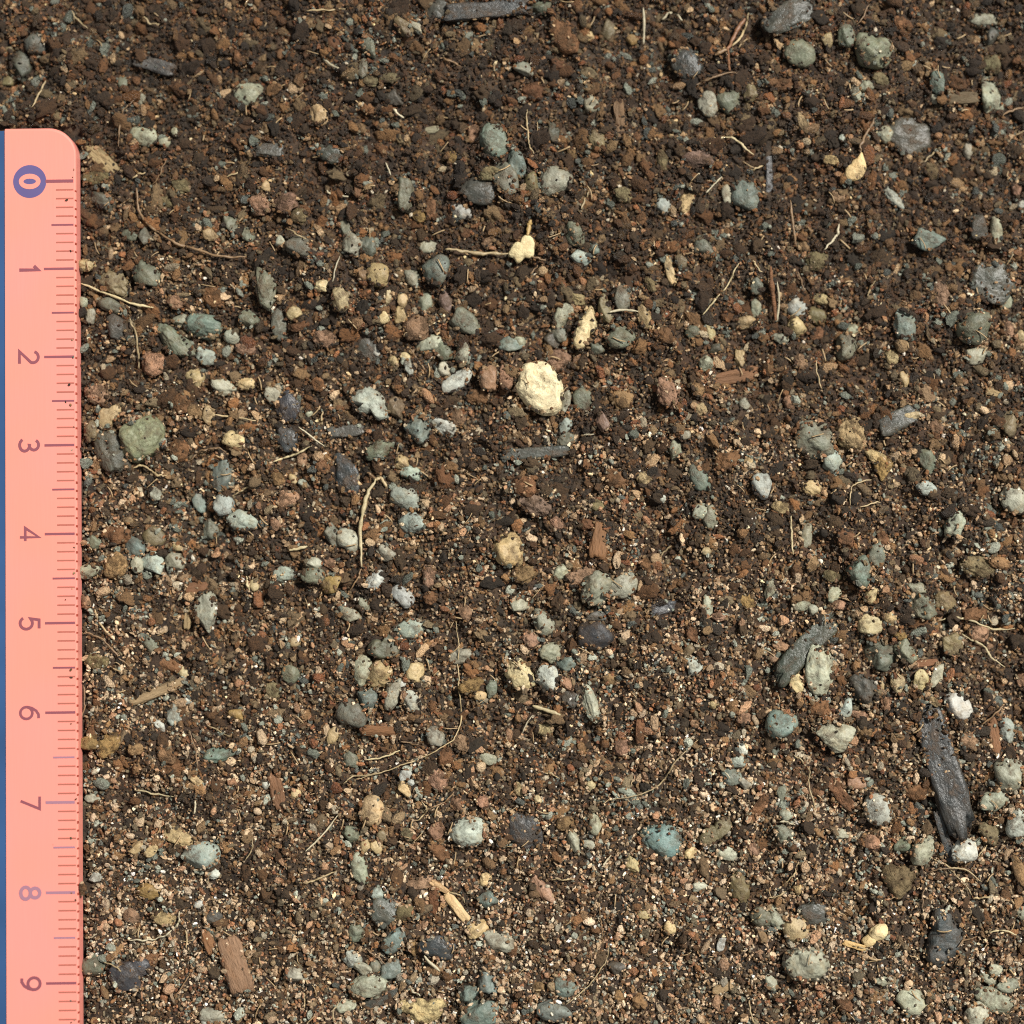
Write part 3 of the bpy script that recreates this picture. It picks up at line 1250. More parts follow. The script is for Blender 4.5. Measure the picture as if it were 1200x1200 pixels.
# outlines seen in the photograph (pixels about the stone's middle, x right, y down)
OUT = {
    (632, 454): [(-25, -8), (-18, -26), (-5, -30), (6, -30), (20, -16), (28, 0), (26, 12), (27, 24), (18, 32), (4, 33), (-8, 26), (-20, 14), (-29, 2)],
    (775, 984): [(-26, -6), (-18, -15), (-3, -16), (4, -19), (16, -15), (24, -4), (23, 8), (14, 20), (2, 22), (-8, 14), (-20, 6)],
    (660, 42): [(-16, -16), (6, -18), (9, -4), (18, 10), (16, 20), (4, 22), (-8, 12), (-13, 0)],
    (1024, 60): [(-19, -21), (-6, -20), (2, -14), (20, -12), (20, 8), (14, 19), (-2, 20), (-17, 15), (-20, 4)],
    (432, 473): [(-23, -3), (-14, -16), (-2, -20), (12, -14), (20, 2), (21, 18), (10, 20), (3, 9), (-6, 3), (-16, 8)],
    (687, 385): [(-15, 10), (-10, -2), (-3, -16), (6, -28), (13, -12), (14, -2), (4, 8), (-1, 24), (-10, 26), (-16, 20)],
    (128, 488): [(-12, 4), (2, -12), (12, -15), (14, -6), (4, 6), (-1, 18), (-9, 16)],
    (1028, 948): [(-15, -10), (-8, -18), (6, -16), (15, -4), (16, 12), (10, 18), (-6, 18), (-14, 6)],
    (1124, 828): [(-17, -13), (-9, -17), (3, -12), (14, 0), (17, 8), (8, 18), (-6, 14), (-14, 4)],
    (1105, 1099): [(-9, -34), (6, -32), (13, -18), (23, -8), (18, 10), (6, 26), (-6, 34), (-20, 26), (-18, 6), (-12, -10)],
    (495, 1184): [(-28, -10), (-12, -12), (6, -10), (22, -14), (28, -4), (20, 8), (8, 18), (-8, 14), (-16, 4), (-26, 0)],
    (548, 974): [(-22, 4), (-12, -12), (2, -16), (16, -14), (22, 0), (18, 12), (4, 17), (-12, 14)],
    (839, 974): [(-21, 12), (-16, 2), (-2, -6), (6, -16), (16, -18), (18, -6), (10, 4), (0, 10), (-14, 16)],
    (1055, 1030): [(-20, -18), (-4, -14), (10, -16), (22, -10), (14, 4), (6, 16), (-4, 24), (-14, 10), (-21, 0)],
    (932, 1087): [(-14, -6), (-2, -15), (10, -10), (16, 2), (8, 14), (-6, 16), (-14, 6)],
    (128, 188): [(-10, -8), (4, -4), (12, 10), (6, 16), (-6, 6)],
    (448, 757): [(-18, 8), (-8, -8), (0, -4), (6, -14), (16, -2), (20, 10), (6, 13), (-10, 12)],
    (408, 634): [(-11, -13), (2, -14), (12, 0), (13, 12), (6, 16), (-4, 8)],
    (578, 166): [(-16, -10), (-8, -22), (8, -21), (16, -6), (17, 10), (8, 22), (-4, 20), (-12, 8)],
    (436, 950): [(-13, -6), (-6, -18), (4, -19), (12, -10), (13, 6), (6, 18), (-6, 18), (-12, 8)],
}
# rootlets, straws and splinters: width in pixels, colour, then the points; | own label
FIB = """
2.6 ctx 38 126 46 110 53 95
2.2 ctx 84 13 92 24 103 34
2.2 tnx 157 118 146 128 140 146 138 172
2.4 ctx 168 19 176 27 187 29
4.2 tnx 160 220 163 248 180 268 205 284 232 293 262 300 288 302 | thick brown curved rootlet near the ruler's zero
1.8 tnx 194 187 188 203 178 216
2.6 ctx 155 209 162 204 170 203
2.2 tnx 152 232 144 239 137 243
2.2 ctx 267 206 276 203 284 199
3.8 whx 380 70 390 77 401 82
2.2 ctx 358 12 380 12 405 10
3.6 whx 461 127 466 133 473 138
2.8 whx 452 190 455 198 458 206
2.8 whx 383 223 392 229 408 230
2.4 ctx 339 268 348 275 358 280
2.8 tnx 515 67 528 71 540 78
4.0 whx 754 9 755 30 754 52 | straight white straw standing upright near a small yellow stone
3.4 whx 776 22 784 16 792 16 800 24
3.2 ctx 878 15 872 36 862 50 846 60
2.6 tnx 865 85 848 87 832 92 815 99
3.2 crx 832 169 843 162 856 161 868 168 874 175 883 180 | pale arched rootlet beneath a pair of grey pebbles
3.2 whx 827 226 836 217 846 207
2.2 ctx 617 128 618 150 620 170 626 180
2.4 ctx 681 245 685 234 691 225
2.4 ctx 878 200 886 197 894 194
1.8 tnx 1018 5 1012 18 1004 30
3.6 tnx 926 235 929 262 934 290
3.4 whx 984 262 981 275 974 284 966 293
2.0 ctx 1102 172 1092 181 1082 190
2.4 tnx 1200 125 1186 130 1175 136
3.6 crx 94 332 116 340 140 349 160 357 180 361 | long pale rootlet reaching out from the ruler's 1
3.0 ctx 151 372 158 388 162 406 163 431
3.0 tnx 221 543 230 533 242 526 256 525 265 530
3.0 ctx 155 549 165 546 174 549 184 556 195 557
2.4 ctx 250 486 272 488 300 492
2.2 ctx 272 582 284 574 296 568
2.2 whx 398 300 393 314 390 331
2.4 whx 350 500 364 511 380 523
2.8 crx 320 541 334 536 350 531 366 522
2.2 ctx 378 482 377 497
2.6 tnx 480 408 490 422 500 436
6.0 crx 441 562 433 574 427 592 423 612 423 636 424 664 | bright yellow-cream rootlet with a forked head, thickest of all
2.2 tnx 424 667 417 680 407 695
3.0 crx 865 308 853 333 838 352 823 369 | straight pale rootlet lying aslant between brown crumbs
4.0 whx 714 366 730 363 748 365 | short white straw lying across a grey-green block
2.2 tnx 630 310 624 318 614 325
2.4 ctx 882 305 887 312 893 319
2.6 whx 684 509 696 509
2.0 ctx 957 422 958 438 963 456
2.0 ctx 1021 562 1004 566 998 574 996 592
2.0 ctx 1008 594 1020 590 1032 588
2.4 ctx 1026 329 1020 338 1017 347
1.8 tnx 935 318 940 332 946 346
2.4 tnx 95 741 108 744 120 749 130 759 140 771 152 781
2.2 ctx 111 714 118 732 132 748
2.2 ctx 243 850 256 856 269 863
1.8 tnx 222 855 228 875 231 900
2.2 tnx 98 803 100 820 98 834 94 846
2.6 whx 208 704 214 694
3.0 crx 289 675 293 691
1.8 ctx 534 728 538 760 537 800 540 842 532 866 510 880 478 894 448 904 415 914 | very long hair-thin rootlet bending round below the ring of pale pebbles
2.4 crx 428 891 448 888 468 880
2.0 tnx 470 869 490 873
4.2 crx 339 645 350 643 361 640
1.8 ctx 817 867 804 880 790 894 780 912 764 925 735 934 700 940 | long hair-thin rootlet curving above the heart-shaped blue stone
2.4 ctx 773 651 780 645 787 639
1.8 whx 624 838 617 848 612 860
6.0 crx 624 827 640 832 657 838 | cream wood splinter beside a cream lumpy stone
2.8 crx 1100 727 1116 723 1132 725 1148 731 1164 737 1190 737 | pale wavy rootlet near the soil's far side, upper of two
3.0 crx 1127 742 1142 752 1154 758 1162 770 1177 781 | pale bent rootlet near the soil's far side, lower of two
2.2 tnx 1176 827 1164 838 1150 850
2.2 ctx 930 884 940 892 948 902
3.0 crx 927 605 927 625 929 650
2.6 crx 157 926 180 930 208 934
2.6 whx 210 1068 209 1080 200 1092 184 1100 166 1102 150 1101 | white curved rootlet beyond the ruler's 8
2.6 ctx 217 1090 219 1112
2.0 tnx 222 1140 216 1152 205 1165
1.6 ctx 296 983 295 996 287 1009
2.8 whx 113 1094 104 1100
2.8 whx 229 938 228 954
2.0 ctx 120 1125 134 1132 146 1142
3.0 whx 395 956 382 974 370 986 358 998 | pale straight straw lying aslant beside the egg-like pebble
2.2 ctx 402 920 412 911 430 908 452 903
2.2 ctx 394 1020 376 1029 362 1034 350 1035
3.8 whx 497 1120 505 1129 516 1138
2.0 whx 480 1155 485 1163 493 1167
1.8 ctx 487 963 496 956 500 948 494 940
2.4 tnx 430 1113 442 1122 452 1130
2.2 ctx 357 1164 356 1182
1.8 ctx 397 1172 391 1186 391 1198
1.8 ctx 715 1106 710 1125 700 1142 686 1158 664 1178 | thin rootlet curving down to a blue-grey block near the lower edge
1.6 tnx 701 1058 705 1082 706 1110
1.8 ctx 646 1030 660 1030 674 1030
2.4 whx 716 1002 710 1010 706 1016
2.4 ctx 878 1172 880 1186 884 1199
2.0 ctx 949 898 948 922 956 948
3.2 whx 914 963 922 963 932 967
1.8 ctx 935 1010 930 1024 921 1034
2.4 tnx 1080 1066 1082 1046 1088 1026 1100 1018 1118 1018
2.6 ctx 1095 1007 1112 1016 1130 1019 1150 1032
2.0 ctx 1110 1017 1126 1030 1140 1048
2.0 ctx 1157 990 1146 1004
2.4 tnx 1122 1110 1132 1102 1145 1097
2.4 crx 1160 1093 1178 1091 1192 1096
2.0 ctx 900 1054 912 1050 921 1044
2.0 ctx 1140 1052 1152 1052 1166 1050
2.0 tnx 958 1199 972 1190 985 1177
2.0 whx 855 913 850 905
2.0 ctx 1000 1108 1010 1110 1018 1113
7.0 orx 903 312 905 340 909 376 | orange-brown wood splinter standing upright
3.2 whx 911 330 913 352 911 376
2.2 ctx 893 1072 880 1080
5.0 orx 853 57 854 70 855 83
2.0 tnx 500 950 520 940 533 928
2.2 ctx 545 1058 538 1048 520 1046
2.0 ctx 640 905 655 912
"""

KINDS = {'P': ('pebble', 'pebble', 'pebbles scattered over the soil', MAT_STONE), 'C': ('soil_clod', 'clod', 'brown clods among the pebbles', MAT_CLOD),
         'K': ('charcoal_piece', 'charcoal', 'charcoal pieces in the soil', MAT_CHAR), 'B': ('bark_chip', 'bark', 'bark chips on the soil', MAT_BARK)}
NOUN = dict(P='pebble', C='clod', K='charcoal piece', B='bark chip')
SHAPE = dict(a='angular', r='rounded', s='blocky', l='lumpy', k='flat', f='flat')
USED = {}
EDGE = 94.0
CMP = 104.4


# things one can find at a glance, for telling the others by what they lie beside
MARKS = {
    (291, 111): 'large olive-grey pebble', (168, 159): 'greenish oval by the ruler corner', (120, 188): 'pale bark flake by the zero', (578, 166): 'smooth blue-grey oval',
    (475, 229): 'upright oblong pebble', (572, 11): 'long charcoal slab', (333, 238): 'double pinkish clod', (660, 42): 'rust-red chunk', (754, 30): 'upright white straw',
    (829, 123): 'pair of grey pebbles', (651, 212): 'squarish pale pebble', (672, 275): 'stacked grey pebbles', (925, 17): 'aslant charcoal slab', (1024, 60): 'square grey-green stone',
    (1161, 114): 'pale white-shouldered stone', (1003, 197): 'teardrop seed husk', (1047, 232): 'bluish crescent chip', (1088, 282): 'blue-grey stepped block', (101, 311): 'ruler numeral one',
    (238, 383): 'boxy blue-grey pebble', (128, 488): 'yellowish stone on end', (166, 514): 'big mossy pebble', (210, 527): 'brick-orange clod', (399, 350): 'upright cream pebble',
    (510, 316): 'round blue-green pebble', (490, 383): 'angular pinkish stone', (535, 447): 'pale oblong pebble', (432, 473): 'white crescent stone', (519, 499): 'whitish angular stone',
    (475, 584): 'round pale blue pebble', (632, 454): 'big cream stone', (687, 385): 'two-toned stone', (612, 288): 'cream root knot', (730, 364): 'straw across the grey block',
    (862, 441): 'rusty bark flake', (626, 531): 'flat charcoal splinter', (628, 592): 'mauve clod', (906, 345): 'orange wood splinter', (1142, 383): 'mid-grey round pebble',
    (956, 516): 'large dark grey-green stone', (997, 508): 'leaning cream-tan clod', (1071, 487): 'white shell-like chip', (180, 660): 'cluster by numeral four', (241, 716): 'tall grey-green block',
    (184, 811): 'pale wood chip', (127, 873): 'ochre stone near numeral six', (424, 610): 'bright yellow rootlet', (446, 790): 'cream stone in the pebble ring', (448, 757): 'wedge above the pebble ring',
    (595, 645): 'round tan pitted pebble', (702, 634): 'orange woody block', (729, 687): 'double-lobed grey stone', (698, 745): 'blue-black round pebble', (642, 795): 'whitish oval beside the pierced stone',
    (608, 790): 'pierced cream stone', (943, 760): 'aslant grey stick', (960, 785): 'tall pale oval', (975, 862): 'broad pale angular stone', (1008, 672): 'leaning blue-grey stone',
    (1019, 731): 'plump cream-yellow pebble', (1124, 828): 'speckled whitish pebble', (1107, 902): 'big charcoal stick', (236, 1003): 'smooth pale pebble near numeral seven',
    (276, 1131): 'large bark chunk', (325, 928): 'bark strip on end', (436, 950): 'egg-like pebble', (548, 974): 'pale bluish pitted stone', (462, 1100): 'slanting blue-grey oblong',
    (433, 1156): 'wide flattish olive pebble', (495, 1184): 'big tan wedge', (775, 984): 'heart-shaped blue stone', (839, 974): 'bean-shaped grey stone', (1028, 948): 'bright whitish oval',
    (1055, 1030): 'tall olive-tan clod', (1129, 997): 'pale pebble at the stick tip', (1183, 908): 'mossy olive oval', (1105, 1099): 'large blue-black egg stone', (932, 1087): 'speckled cream-olive pebble',
    (945, 1130): 'big mossy speckled pebble', (1024, 1098): 'two-lobed seed', (533, 1060): 'curled leaf scrap', (640, 832): 'cream wood splinter', (853, 539): 'orange blocky clod',
    (901, 200): 'thin black twig', (230, 270): 'thick brown rootlet', (140, 349): 'pale rootlet by numeral one', (375, 980): 'aslant pale straw', (1146, 732): 'pair of wavy rootlets',
    (190, 1096): 'white curved rootlet', (662, 1158): 'blue-grey block near the lower edge', (97, 1042): 'crumb on the ruler edge', (33, 1152): 'ruler numeral nine', (95, 731): 'ruler numeral five',
    (1197, 586): 'far edge level with numeral four', (1165, 1172): 'lower corner opposite the ruler', (20, 60): 'corner above the ruler end',
}


def key_of(label):
    import re
    t = [w.lower() for w in re.findall(r"[A-Za-z0-9][A-Za-z0-9'-]*", label)]
    return ' '.join(w for w in t if not w.isdigit())


def heading(dx, dy):
    a = math.degrees(math.atan2(dy, dx)) % 360
    return ['right of', 'below right of', 'below', 'below left of', 'left of', 'above left of', 'above', 'above right of'][int((a + 22.5) // 45) % 8]


def auto_label(look, px, py):
    near = sorted((math.dist((px, py), q), q, w) for q, w in MARKS.items())
    near = [n_ for n_ in near if n_[0] > 3][:7]
    for step in range(4):
        for d, q, w in near[:3 if step < 3 else 7]:
            hd = heading(px - q[0], py - q[1])
            if step == 0: lab = f"{look} {'touching' if d < 32 else 'close to'} the {w}" if d < 60 else ''
            elif step == 1: lab = f"{look} just {hd} the {w}" if d < 55 else f"{look} {hd} the {w}" if d < 110 else ''
            elif step == 2: lab = f"{look} {'farther ' if d > 110 else ''}{hd} the {w}"
            else: lab = f"{look} some way {hd} the {w}"
            if not lab: continue
            k = key_of(lab)
            if k not in USED:
                USED[k] = 1
                return lab
    for (d, q, w) in near[:4]:
        for (d2, q2, w2) in near[:5]:
            if w == w2: continue
            lab = f"{look} between the {w} and the {w2}"
            if key_of(lab) not in USED:
                USED[key_of(lab)] = 1
                return lab
    USED[key_of(lab)] = USED.get(key_of(lab), 0) + 1
    return lab


CLEAN = set()
STONES = []          # px, py, world x, world y, a/2, b/2, angle, centre z, height


def soil_z(px, py):
    p = at(px, py, 0)
    return float(soil_h(p.x, p.y)[0])


def build_catalogue():
    rg = random.Random(5)
    for n, line in enumerate(CAT.strip().splitlines()):
        spec, _, own = line.partition('|')
        k, x, y, a, b, ang, col, sh = spec.split()
        x, y, a, b, ang = map(float, (x, y, a, b, ang))
        name, cat, group, mat = KINDS[k]
        if sh == 'r' and max(a, b) < 32 and rg.random() < 0.5 and not own.strip(): sh = 'a'
        A, B = a * PX * 1.14, b * PX * 1.14
        thick = {'P': 0.74, 'C': 0.62, 'K': 0.40, 'B': 0.42}[k] * rg.uniform(0.88, 1.12)
        C = min(B, A) * thick
        if k == 'K': C = min(C, 0.0012)
        C = min(C, 0.0034)
        up = {'P': 0.07, 'C': 0.05, 'K': 0.08, 'B': 0.18}[k] * rg.uniform(0.7, 1.3)
        if k == 'K' and b < 12: up = 0.6
        zc = soil_z(x, y) + 0.00012 + C * up
        if (x, y) == (97, 1042):
            zc = RULER_TOP - 0.0001
        if x < 112 and x - max(a, b) / 2 < 97 and y > 180 and (x, y) != (97, 1042):
            zc = max(zc, 0.0006)
        p = at(x, y, zc)
        outl = OUT.get((x, y))
        if k == 'K' and a / b < 2.0: sh = 'l'
        sub = 5 if max(a, b) > 40 and k in 'PC' else (4 if max(a, b) > 15 else 3)
        if outl:
            outl = [(q[0] * PX * 1.03, -q[1] * PX * 1.03) for q in outl]
        v, f = solid(A, B, C, sh, 100 + n, outl, sub)
        o = mesh_obj(name, v, f, mat)
        o.location = p
        o.rotation_euler = (rg.uniform(-.12, .12), rg.uniform(-.12, .12), 0 if outl else -math.radians(ang))
        c = np.array(PAL[col], float)
        wet = float(damp(p.x, p.y)[0])
        if sh != 'k' and col not in ('cb',): c = c * (1.06 - 0.13 * wet) + np.array((70, 54, 36)) * (0.03 + 0.05 * wet)  # stones a little darker and browner towards the top
        c = c * rg.uniform(0.90, 1.10) + np.array([rg.uniform(-3, 4), rg.uniform(-2, 3), rg.uniform(-4, 2)])
        if k == 'B' or col in ('or', 'ye', 'rb'): c = c * 0.68 + np.array((96, 76, 54)) * 0.32
        o.color = (*[float(q) for q in lin(np.clip(c, 8, 252)) * (0.80 if col == 'cb' else STONE_GAIN)], 1)
        if own.strip():
            lab = own.strip(); USED[key_of(lab)] = USED.get(key_of(lab), 0) + 1
        else:
            m_ = max(a, b)
            size = 'tiny' if m_ < 13 else 'small' if m_ < 20 else '' if m_ < 30 else 'large'
            if a / b > 1.7:
                size = (size + ' elongated').strip()
                look = f'{size} {WORD[col]} {NOUN[k]}'
            else:
                look = f'{size} {SHAPE[sh]} {WORD[col]} {NOUN[k]}'.strip()
            lab = auto_label(look, x, y)
        tag(o, lab, cat, group)
        STONES.append((p.x, p.y, A / 2, B / 2, -math.radians(ang), zc, C))
        if col == 'cb': CLEAN.add(len(STONES) - 1)


STONE_GAIN = 0.72
build_catalogue()


def surf_z(x, y):
    """top of soil or stone under a point"""
    h = float(soil_h(x, y)[0]) + 0.00025
    for (sx, sy, a, b, t, zc, c) in STONES:
        dx, dy = x - sx, y - sy
        if abs(dx) > a + b or abs(dy) > a + b: continue
        u = (dx * math.cos(t) + dy * math.sin(t)) / a; w = (-dx * math.sin(t) + dy * math.cos(t)) / b
        q = u * u + w * w
        if q < 0.95:
            h = max(h, zc + c / 2 * math.sqrt(1 - q) - 0.00005)
    return h


# ------------------------------------------------------------------ rootlets and straws
def fibre_mat():
    m, nt, b = new_mat('plant_fibre')
    v, oi = coords(nt)
    n1 = noise(nt, v, 1400, 4, 0.7)
    f = math_node(nt, 'ADD', math_node(nt, 'MULTIPLY', n1, 1.3), 0.35)
    cb = N(nt, 'ShaderNodeCombineColor')
    for k in range(3):
        nt.links.new(f, cb.inputs[k])
    nt.links.new(mix_col(nt, 1.0, oi.outputs['Color'], cb.outputs[0], 'MULTIPLY'), b.inputs['Base Color'])
    b.inputs['Roughness'].default_value = 0.5
    bump(nt, b, n1, 0.0001)
    return m


MAT_FIBRE = fibre_mat()
FIBRE_PTS = []


def spline(P, n):
    P = np.array(P, float)
    Q = np.vstack([2 * P[0] - P[1], P, 2 * P[-1] - P[-2]])
    out = []
    for i in range(1, len(Q) - 2):
        for t in np.linspace(0, 1, n, endpoint=False):
            a, b, c, d = Q[i - 1], Q[i], Q[i + 1], Q[i + 2]
            out.append(0.5 * (2 * b + (c - a) * t + (2 * a - 5 * b + 4 * c - d) * t ** 2 + (3 * b - a - 3 * c + d) * t ** 3))
    out.append(P[-1])
    return np.array(out)


def tube(pts, rad, sides=7, flat=1.0):
    V, F = [], []
    n = len(pts)
    for k in range(n):
        t = pts[min(k + 1, n - 1)] - pts[max(k - 1, 0)]
        t /= np.linalg.norm(t) + 1e-12
        s = np.cross(t, (0, 0, 1)); s /= np.linalg.norm(s) + 1e-12
        u = np.cross(s, t)
        for j in range(sides):
            a = 2 * math.pi * j / sides
            V.append(pts[k] + rad[k] * (math.cos(a) * s + flat * math.sin(a) * u))
    for k in range(n - 1):
        for j in range(sides):
            j2 = (j + 1) % sides
            F.append((k * sides + j, k * sides + j2, (k + 1) * sides + j2, (k + 1) * sides + j))
    F.append(tuple(reversed(range(sides)))); F.append(tuple(range((n - 1) * sides, n * sides)))
    return V, F


def fibre(pts, w, colour, seed, flat=0.75, taper=True, jitter=1.0, name='rootlet', mat=None, lift=0.0, parent=None):
    rg = np.random.default_rng(seed)
    P = spline(pts, 8)
    P = P + np.stack([np.convolve(rg.normal(0, 0.95 * jitter, len(P)), np.ones(3) / 3, 'same') for _ in range(2)], 1)
    W = np.array([at(q[0], q[1], 0)[:] for q in P])
    z = np.array([surf_z(q[0], q[1]) for q in W])
    # a fibre bridges the hollows: smooth its height upward
    for _ in range(6):
        zs = np.convolve(np.pad(z, 2, 'edge'), np.ones(5) / 5, 'valid')
        z = np.maximum(z * 0.6 + zs * 0.4, zs)
    r = w * PX / 2
    n = len(P)
    if w < 3.3 and name == 'rootlet':      # thin rootlets dip in and out of the crumbs
        dip = np.convolve(rg.normal(0, 1, n), np.ones(5) / 5, 'same')
        z = z - 0.0011 * np.clip(dip - 0.25, 0, 0.6)
    z = z + r * 0.7 + lift + 0.00028
    FIBRE_PTS.extend((q[0], q[1], r) for q in W)
    W = np.array([at(q[0], q[1], zz)[:] for q, zz in zip(P, z)])
    prof = np.ones(n)
    if taper:
        s = np.linspace(0, 1, n)
        prof = 0.45 + 0.55 * np.minimum(1, np.minimum(s, 1 - s) * 5)
        prof *= 1 + 0.2 * np.convolve(rg.normal(0, 1.5, n), np.ones(3) / 3, 'same').clip(-1.5, 1.5)
    o0 = W.mean(0)
    V, F = tube(W - o0, r * prof, 7, flat)
    o = mesh_obj(name, V, F, mat or MAT_FIBRE, parent)
    o.location = o0 if parent is None else o0 - np.array(parent.location)
    c = np.array(PAL[colour] if colour != 'wh' else (204, 192, 160)) * rg.uniform(0.74, 0.90)
    o.color = (*[float(q) for q in lin(np.clip(c, 5, 252))], 1)
    return o


def build_fibres():
    rg = random.Random(3)
    for n, line in enumerate(FIB.strip().splitlines()):
        spec, _, own = line.partition('|')
        t = spec.split()
        w = float(t[0]); col = t[1][:2]
        q = [float(v) for v in t[2:]]
        pts = list(zip(q[0::2], q[1::2]))
        if len(pts) == 2:
            pts = [pts[0], ((pts[0][0] + pts[1][0]) / 2 + rg.uniform(-1, 1), (pts[0][1] + pts[1][1]) / 2 + rg.uniform(-1, 1)), pts[1]]
        L = sum(math.dist(pts[i], pts[i + 1]) for i in range(len(pts) - 1))
        straight = math.dist(pts[0], pts[-1]) / L > 0.985
        wood = w >= 5 and col in ('or', 'cr') and straight
        kind = 'wood_splinter' if wood else 'straw' if (col == 'wh' and straight) else 'rootlet'
        o = fibre(pts, w * (0.78 if w > 2.5 else 0.86), col, 400 + n, name=kind, jitter=0.4 if kind != 'rootlet' else 1.0, mat=MAT_BARK if wood and col == 'or' else None)
        mx = sum(p[0] for p in pts) / len(pts); my = sum(p[1] for p in pts) / len(pts)
        if own.strip():
            lab = own.strip(); USED[key_of(lab)] = USED.get(key_of(lab), 0) + 1
        else:
            word = {'ct': 'pale tan', 'tn': 'brown', 'wh': 'white', 'cr': 'cream', 'or': 'orange-brown'}[col]
            look = f"{'short' if L < 26 else 'long' if L > 60 else 'thin'} {word} {'straight ' if straight else 'bent '}{kind.replace('_', ' ')}"
            lab = auto_label(look, mx, my)
        tag(o, lab, {'rootlet': 'root', 'straw': 'straw', 'wood_splinter': 'splinter'}[kind],
            {'rootlet': 'thin rootlets on the soil', 'straw': 'white straws on the soil', 'wood_splinter': 'wood splinters on the soil'}[kind])


build_fibres()


# ------------------------------------------------------------------ husks, seeds and a dry leaf scrap
def empty(name, px, py, z):
    o = bpy.data.objects.new(name, None); COL.objects.link(o); o.location = at(px, py, z)
    o.empty_display_size = 0.002
    return o


def lump(root, name, px, py, a, b, c, ang, rgb, seed, shape='r', outl=None, mat=None, up=0.0):
    z = surf_z(*at(px, py, 0)[:2])
    if outl: outl = [(q[0] * PX, -q[1] * PX) for q in outl]
    v, f = solid(a * PX, b * PX, c * PX, shape, seed, outl, 4)
    o = mesh_obj(name, v, f, mat or MAT_HUSK, root)
    o.location = at(px, py, z + c * PX * 0.2 + up) - root.location
    o.rotation_euler = (0.1, -0.1, 0 if outl else -math.radians(ang))
    o.color = (*[float(q) for q in lin(rgb) * 0.78], 1)
    return o


def build_specials():
    r = empty('seed_husk', 1003, 197, 0)
    lump(r, 'husk', 1003, 197, 34, 20, 11, -58, (236, 206, 150), 901, outl=[(-12, 14), (-13, 4), (-6, -5), (2, -12), (6, -20), (10, -10), (12, -4), (9, 8), (0, 15)])
    fibre([(1008, 180), (1010, 170), (1014, 158), (1021, 147), (1025, 138)], 3.0, 'tn', 902, name='stalk', parent=r)
    tag(r, 'pale teardrop-shaped seed husk with a thin curved stalk', 'seed')
    STONES.append((*at(1003, 197, 0)[:2], 15 * PX, 10 * PX, 1.0, 0.0008, 0.001))
    r = empty('root_knot', 612, 288, 0)
    lump(r, 'knot', 612, 288, 32, 26, 8, -30, (236, 218, 168), 903, outl=[(-18, 12), (-14, 4), (-2, -4), (4, -13), (12, -10), (14, 4), (12, 15), (2, 14), (-6, 22), (-10, 14)])
    fibre([(600, 298), (580, 297), (558, 297), (540, 294), (522, 292)], 4.0, 'ct', 904, name='root_tail', parent=r)
    fibre([(618, 276), (620, 266), (622, 258)], 5.0, 'ye', 905, name='root_tail', parent=r)
    fibre([(622, 301), (634, 303), (640, 305)], 2.6, 'tn', 906, name='root_tail', parent=r)
    tag(r, 'cream root knot with a long tan root trailing towards the round blue-green pebble', 'root')
    r = empty('split_seed', 1024, 1098, 0)
    lump(r, 'seed_half', 1030, 1093, 25, 19, 13, -35, (240, 218, 166), 907, up=0.0001)
    lump(r, 'seed_half', 1019, 1102, 20, 14, 11, -35, (228, 200, 146), 908)
    lump(r, 'husk_flake', 1001, 1108, 30, 8, 4, 14, (216, 180, 120), 909, 'f')
    tag(r, 'bright cream two-lobed seed with a thin husk flake', 'seed')
    r = empty('dry_leaf_scrap', 533, 1060, 0)
    lump(r, 'blade', 535, 1063, 46, 13, 6, 50, (226, 194, 144), 910, 'f')
    lump(r, 'blade', 516, 1040, 30, 8, 5, 30, (206, 170, 124), 911, 'f')
    tag(r, 'curled cream dry leaf scrap beside a red-brown flake', 'leaf')
    r = empty('root_fork', 443, 564, 0)
    fibre([(441, 563), (446, 560), (452, 570)], 4.5, 'ct', 913, name='root_tip', parent=r)
    fibre([(441, 563), (436, 557), (430, 553)], 3.0, 'tn', 914, name='root_tip', parent=r)
    tag(r, 'small forked tan root tip at the head of the bright yellow-cream rootlet', 'root')
    r = empty('orange_root_fork', 850, 60, 0)
    fibre([(852, 58), (858, 46), (866, 32), (873, 22)], 5.0, 'or', 915, name='root_tip', parent=r)
    fibre([(852, 58), (844, 61), (838, 64)], 4.0, 'tn', 916, name='root_tip', parent=r)
    tag(r, 'forked orange-tan root scrap above a pair of grey pebbles', 'root')


build_specials()

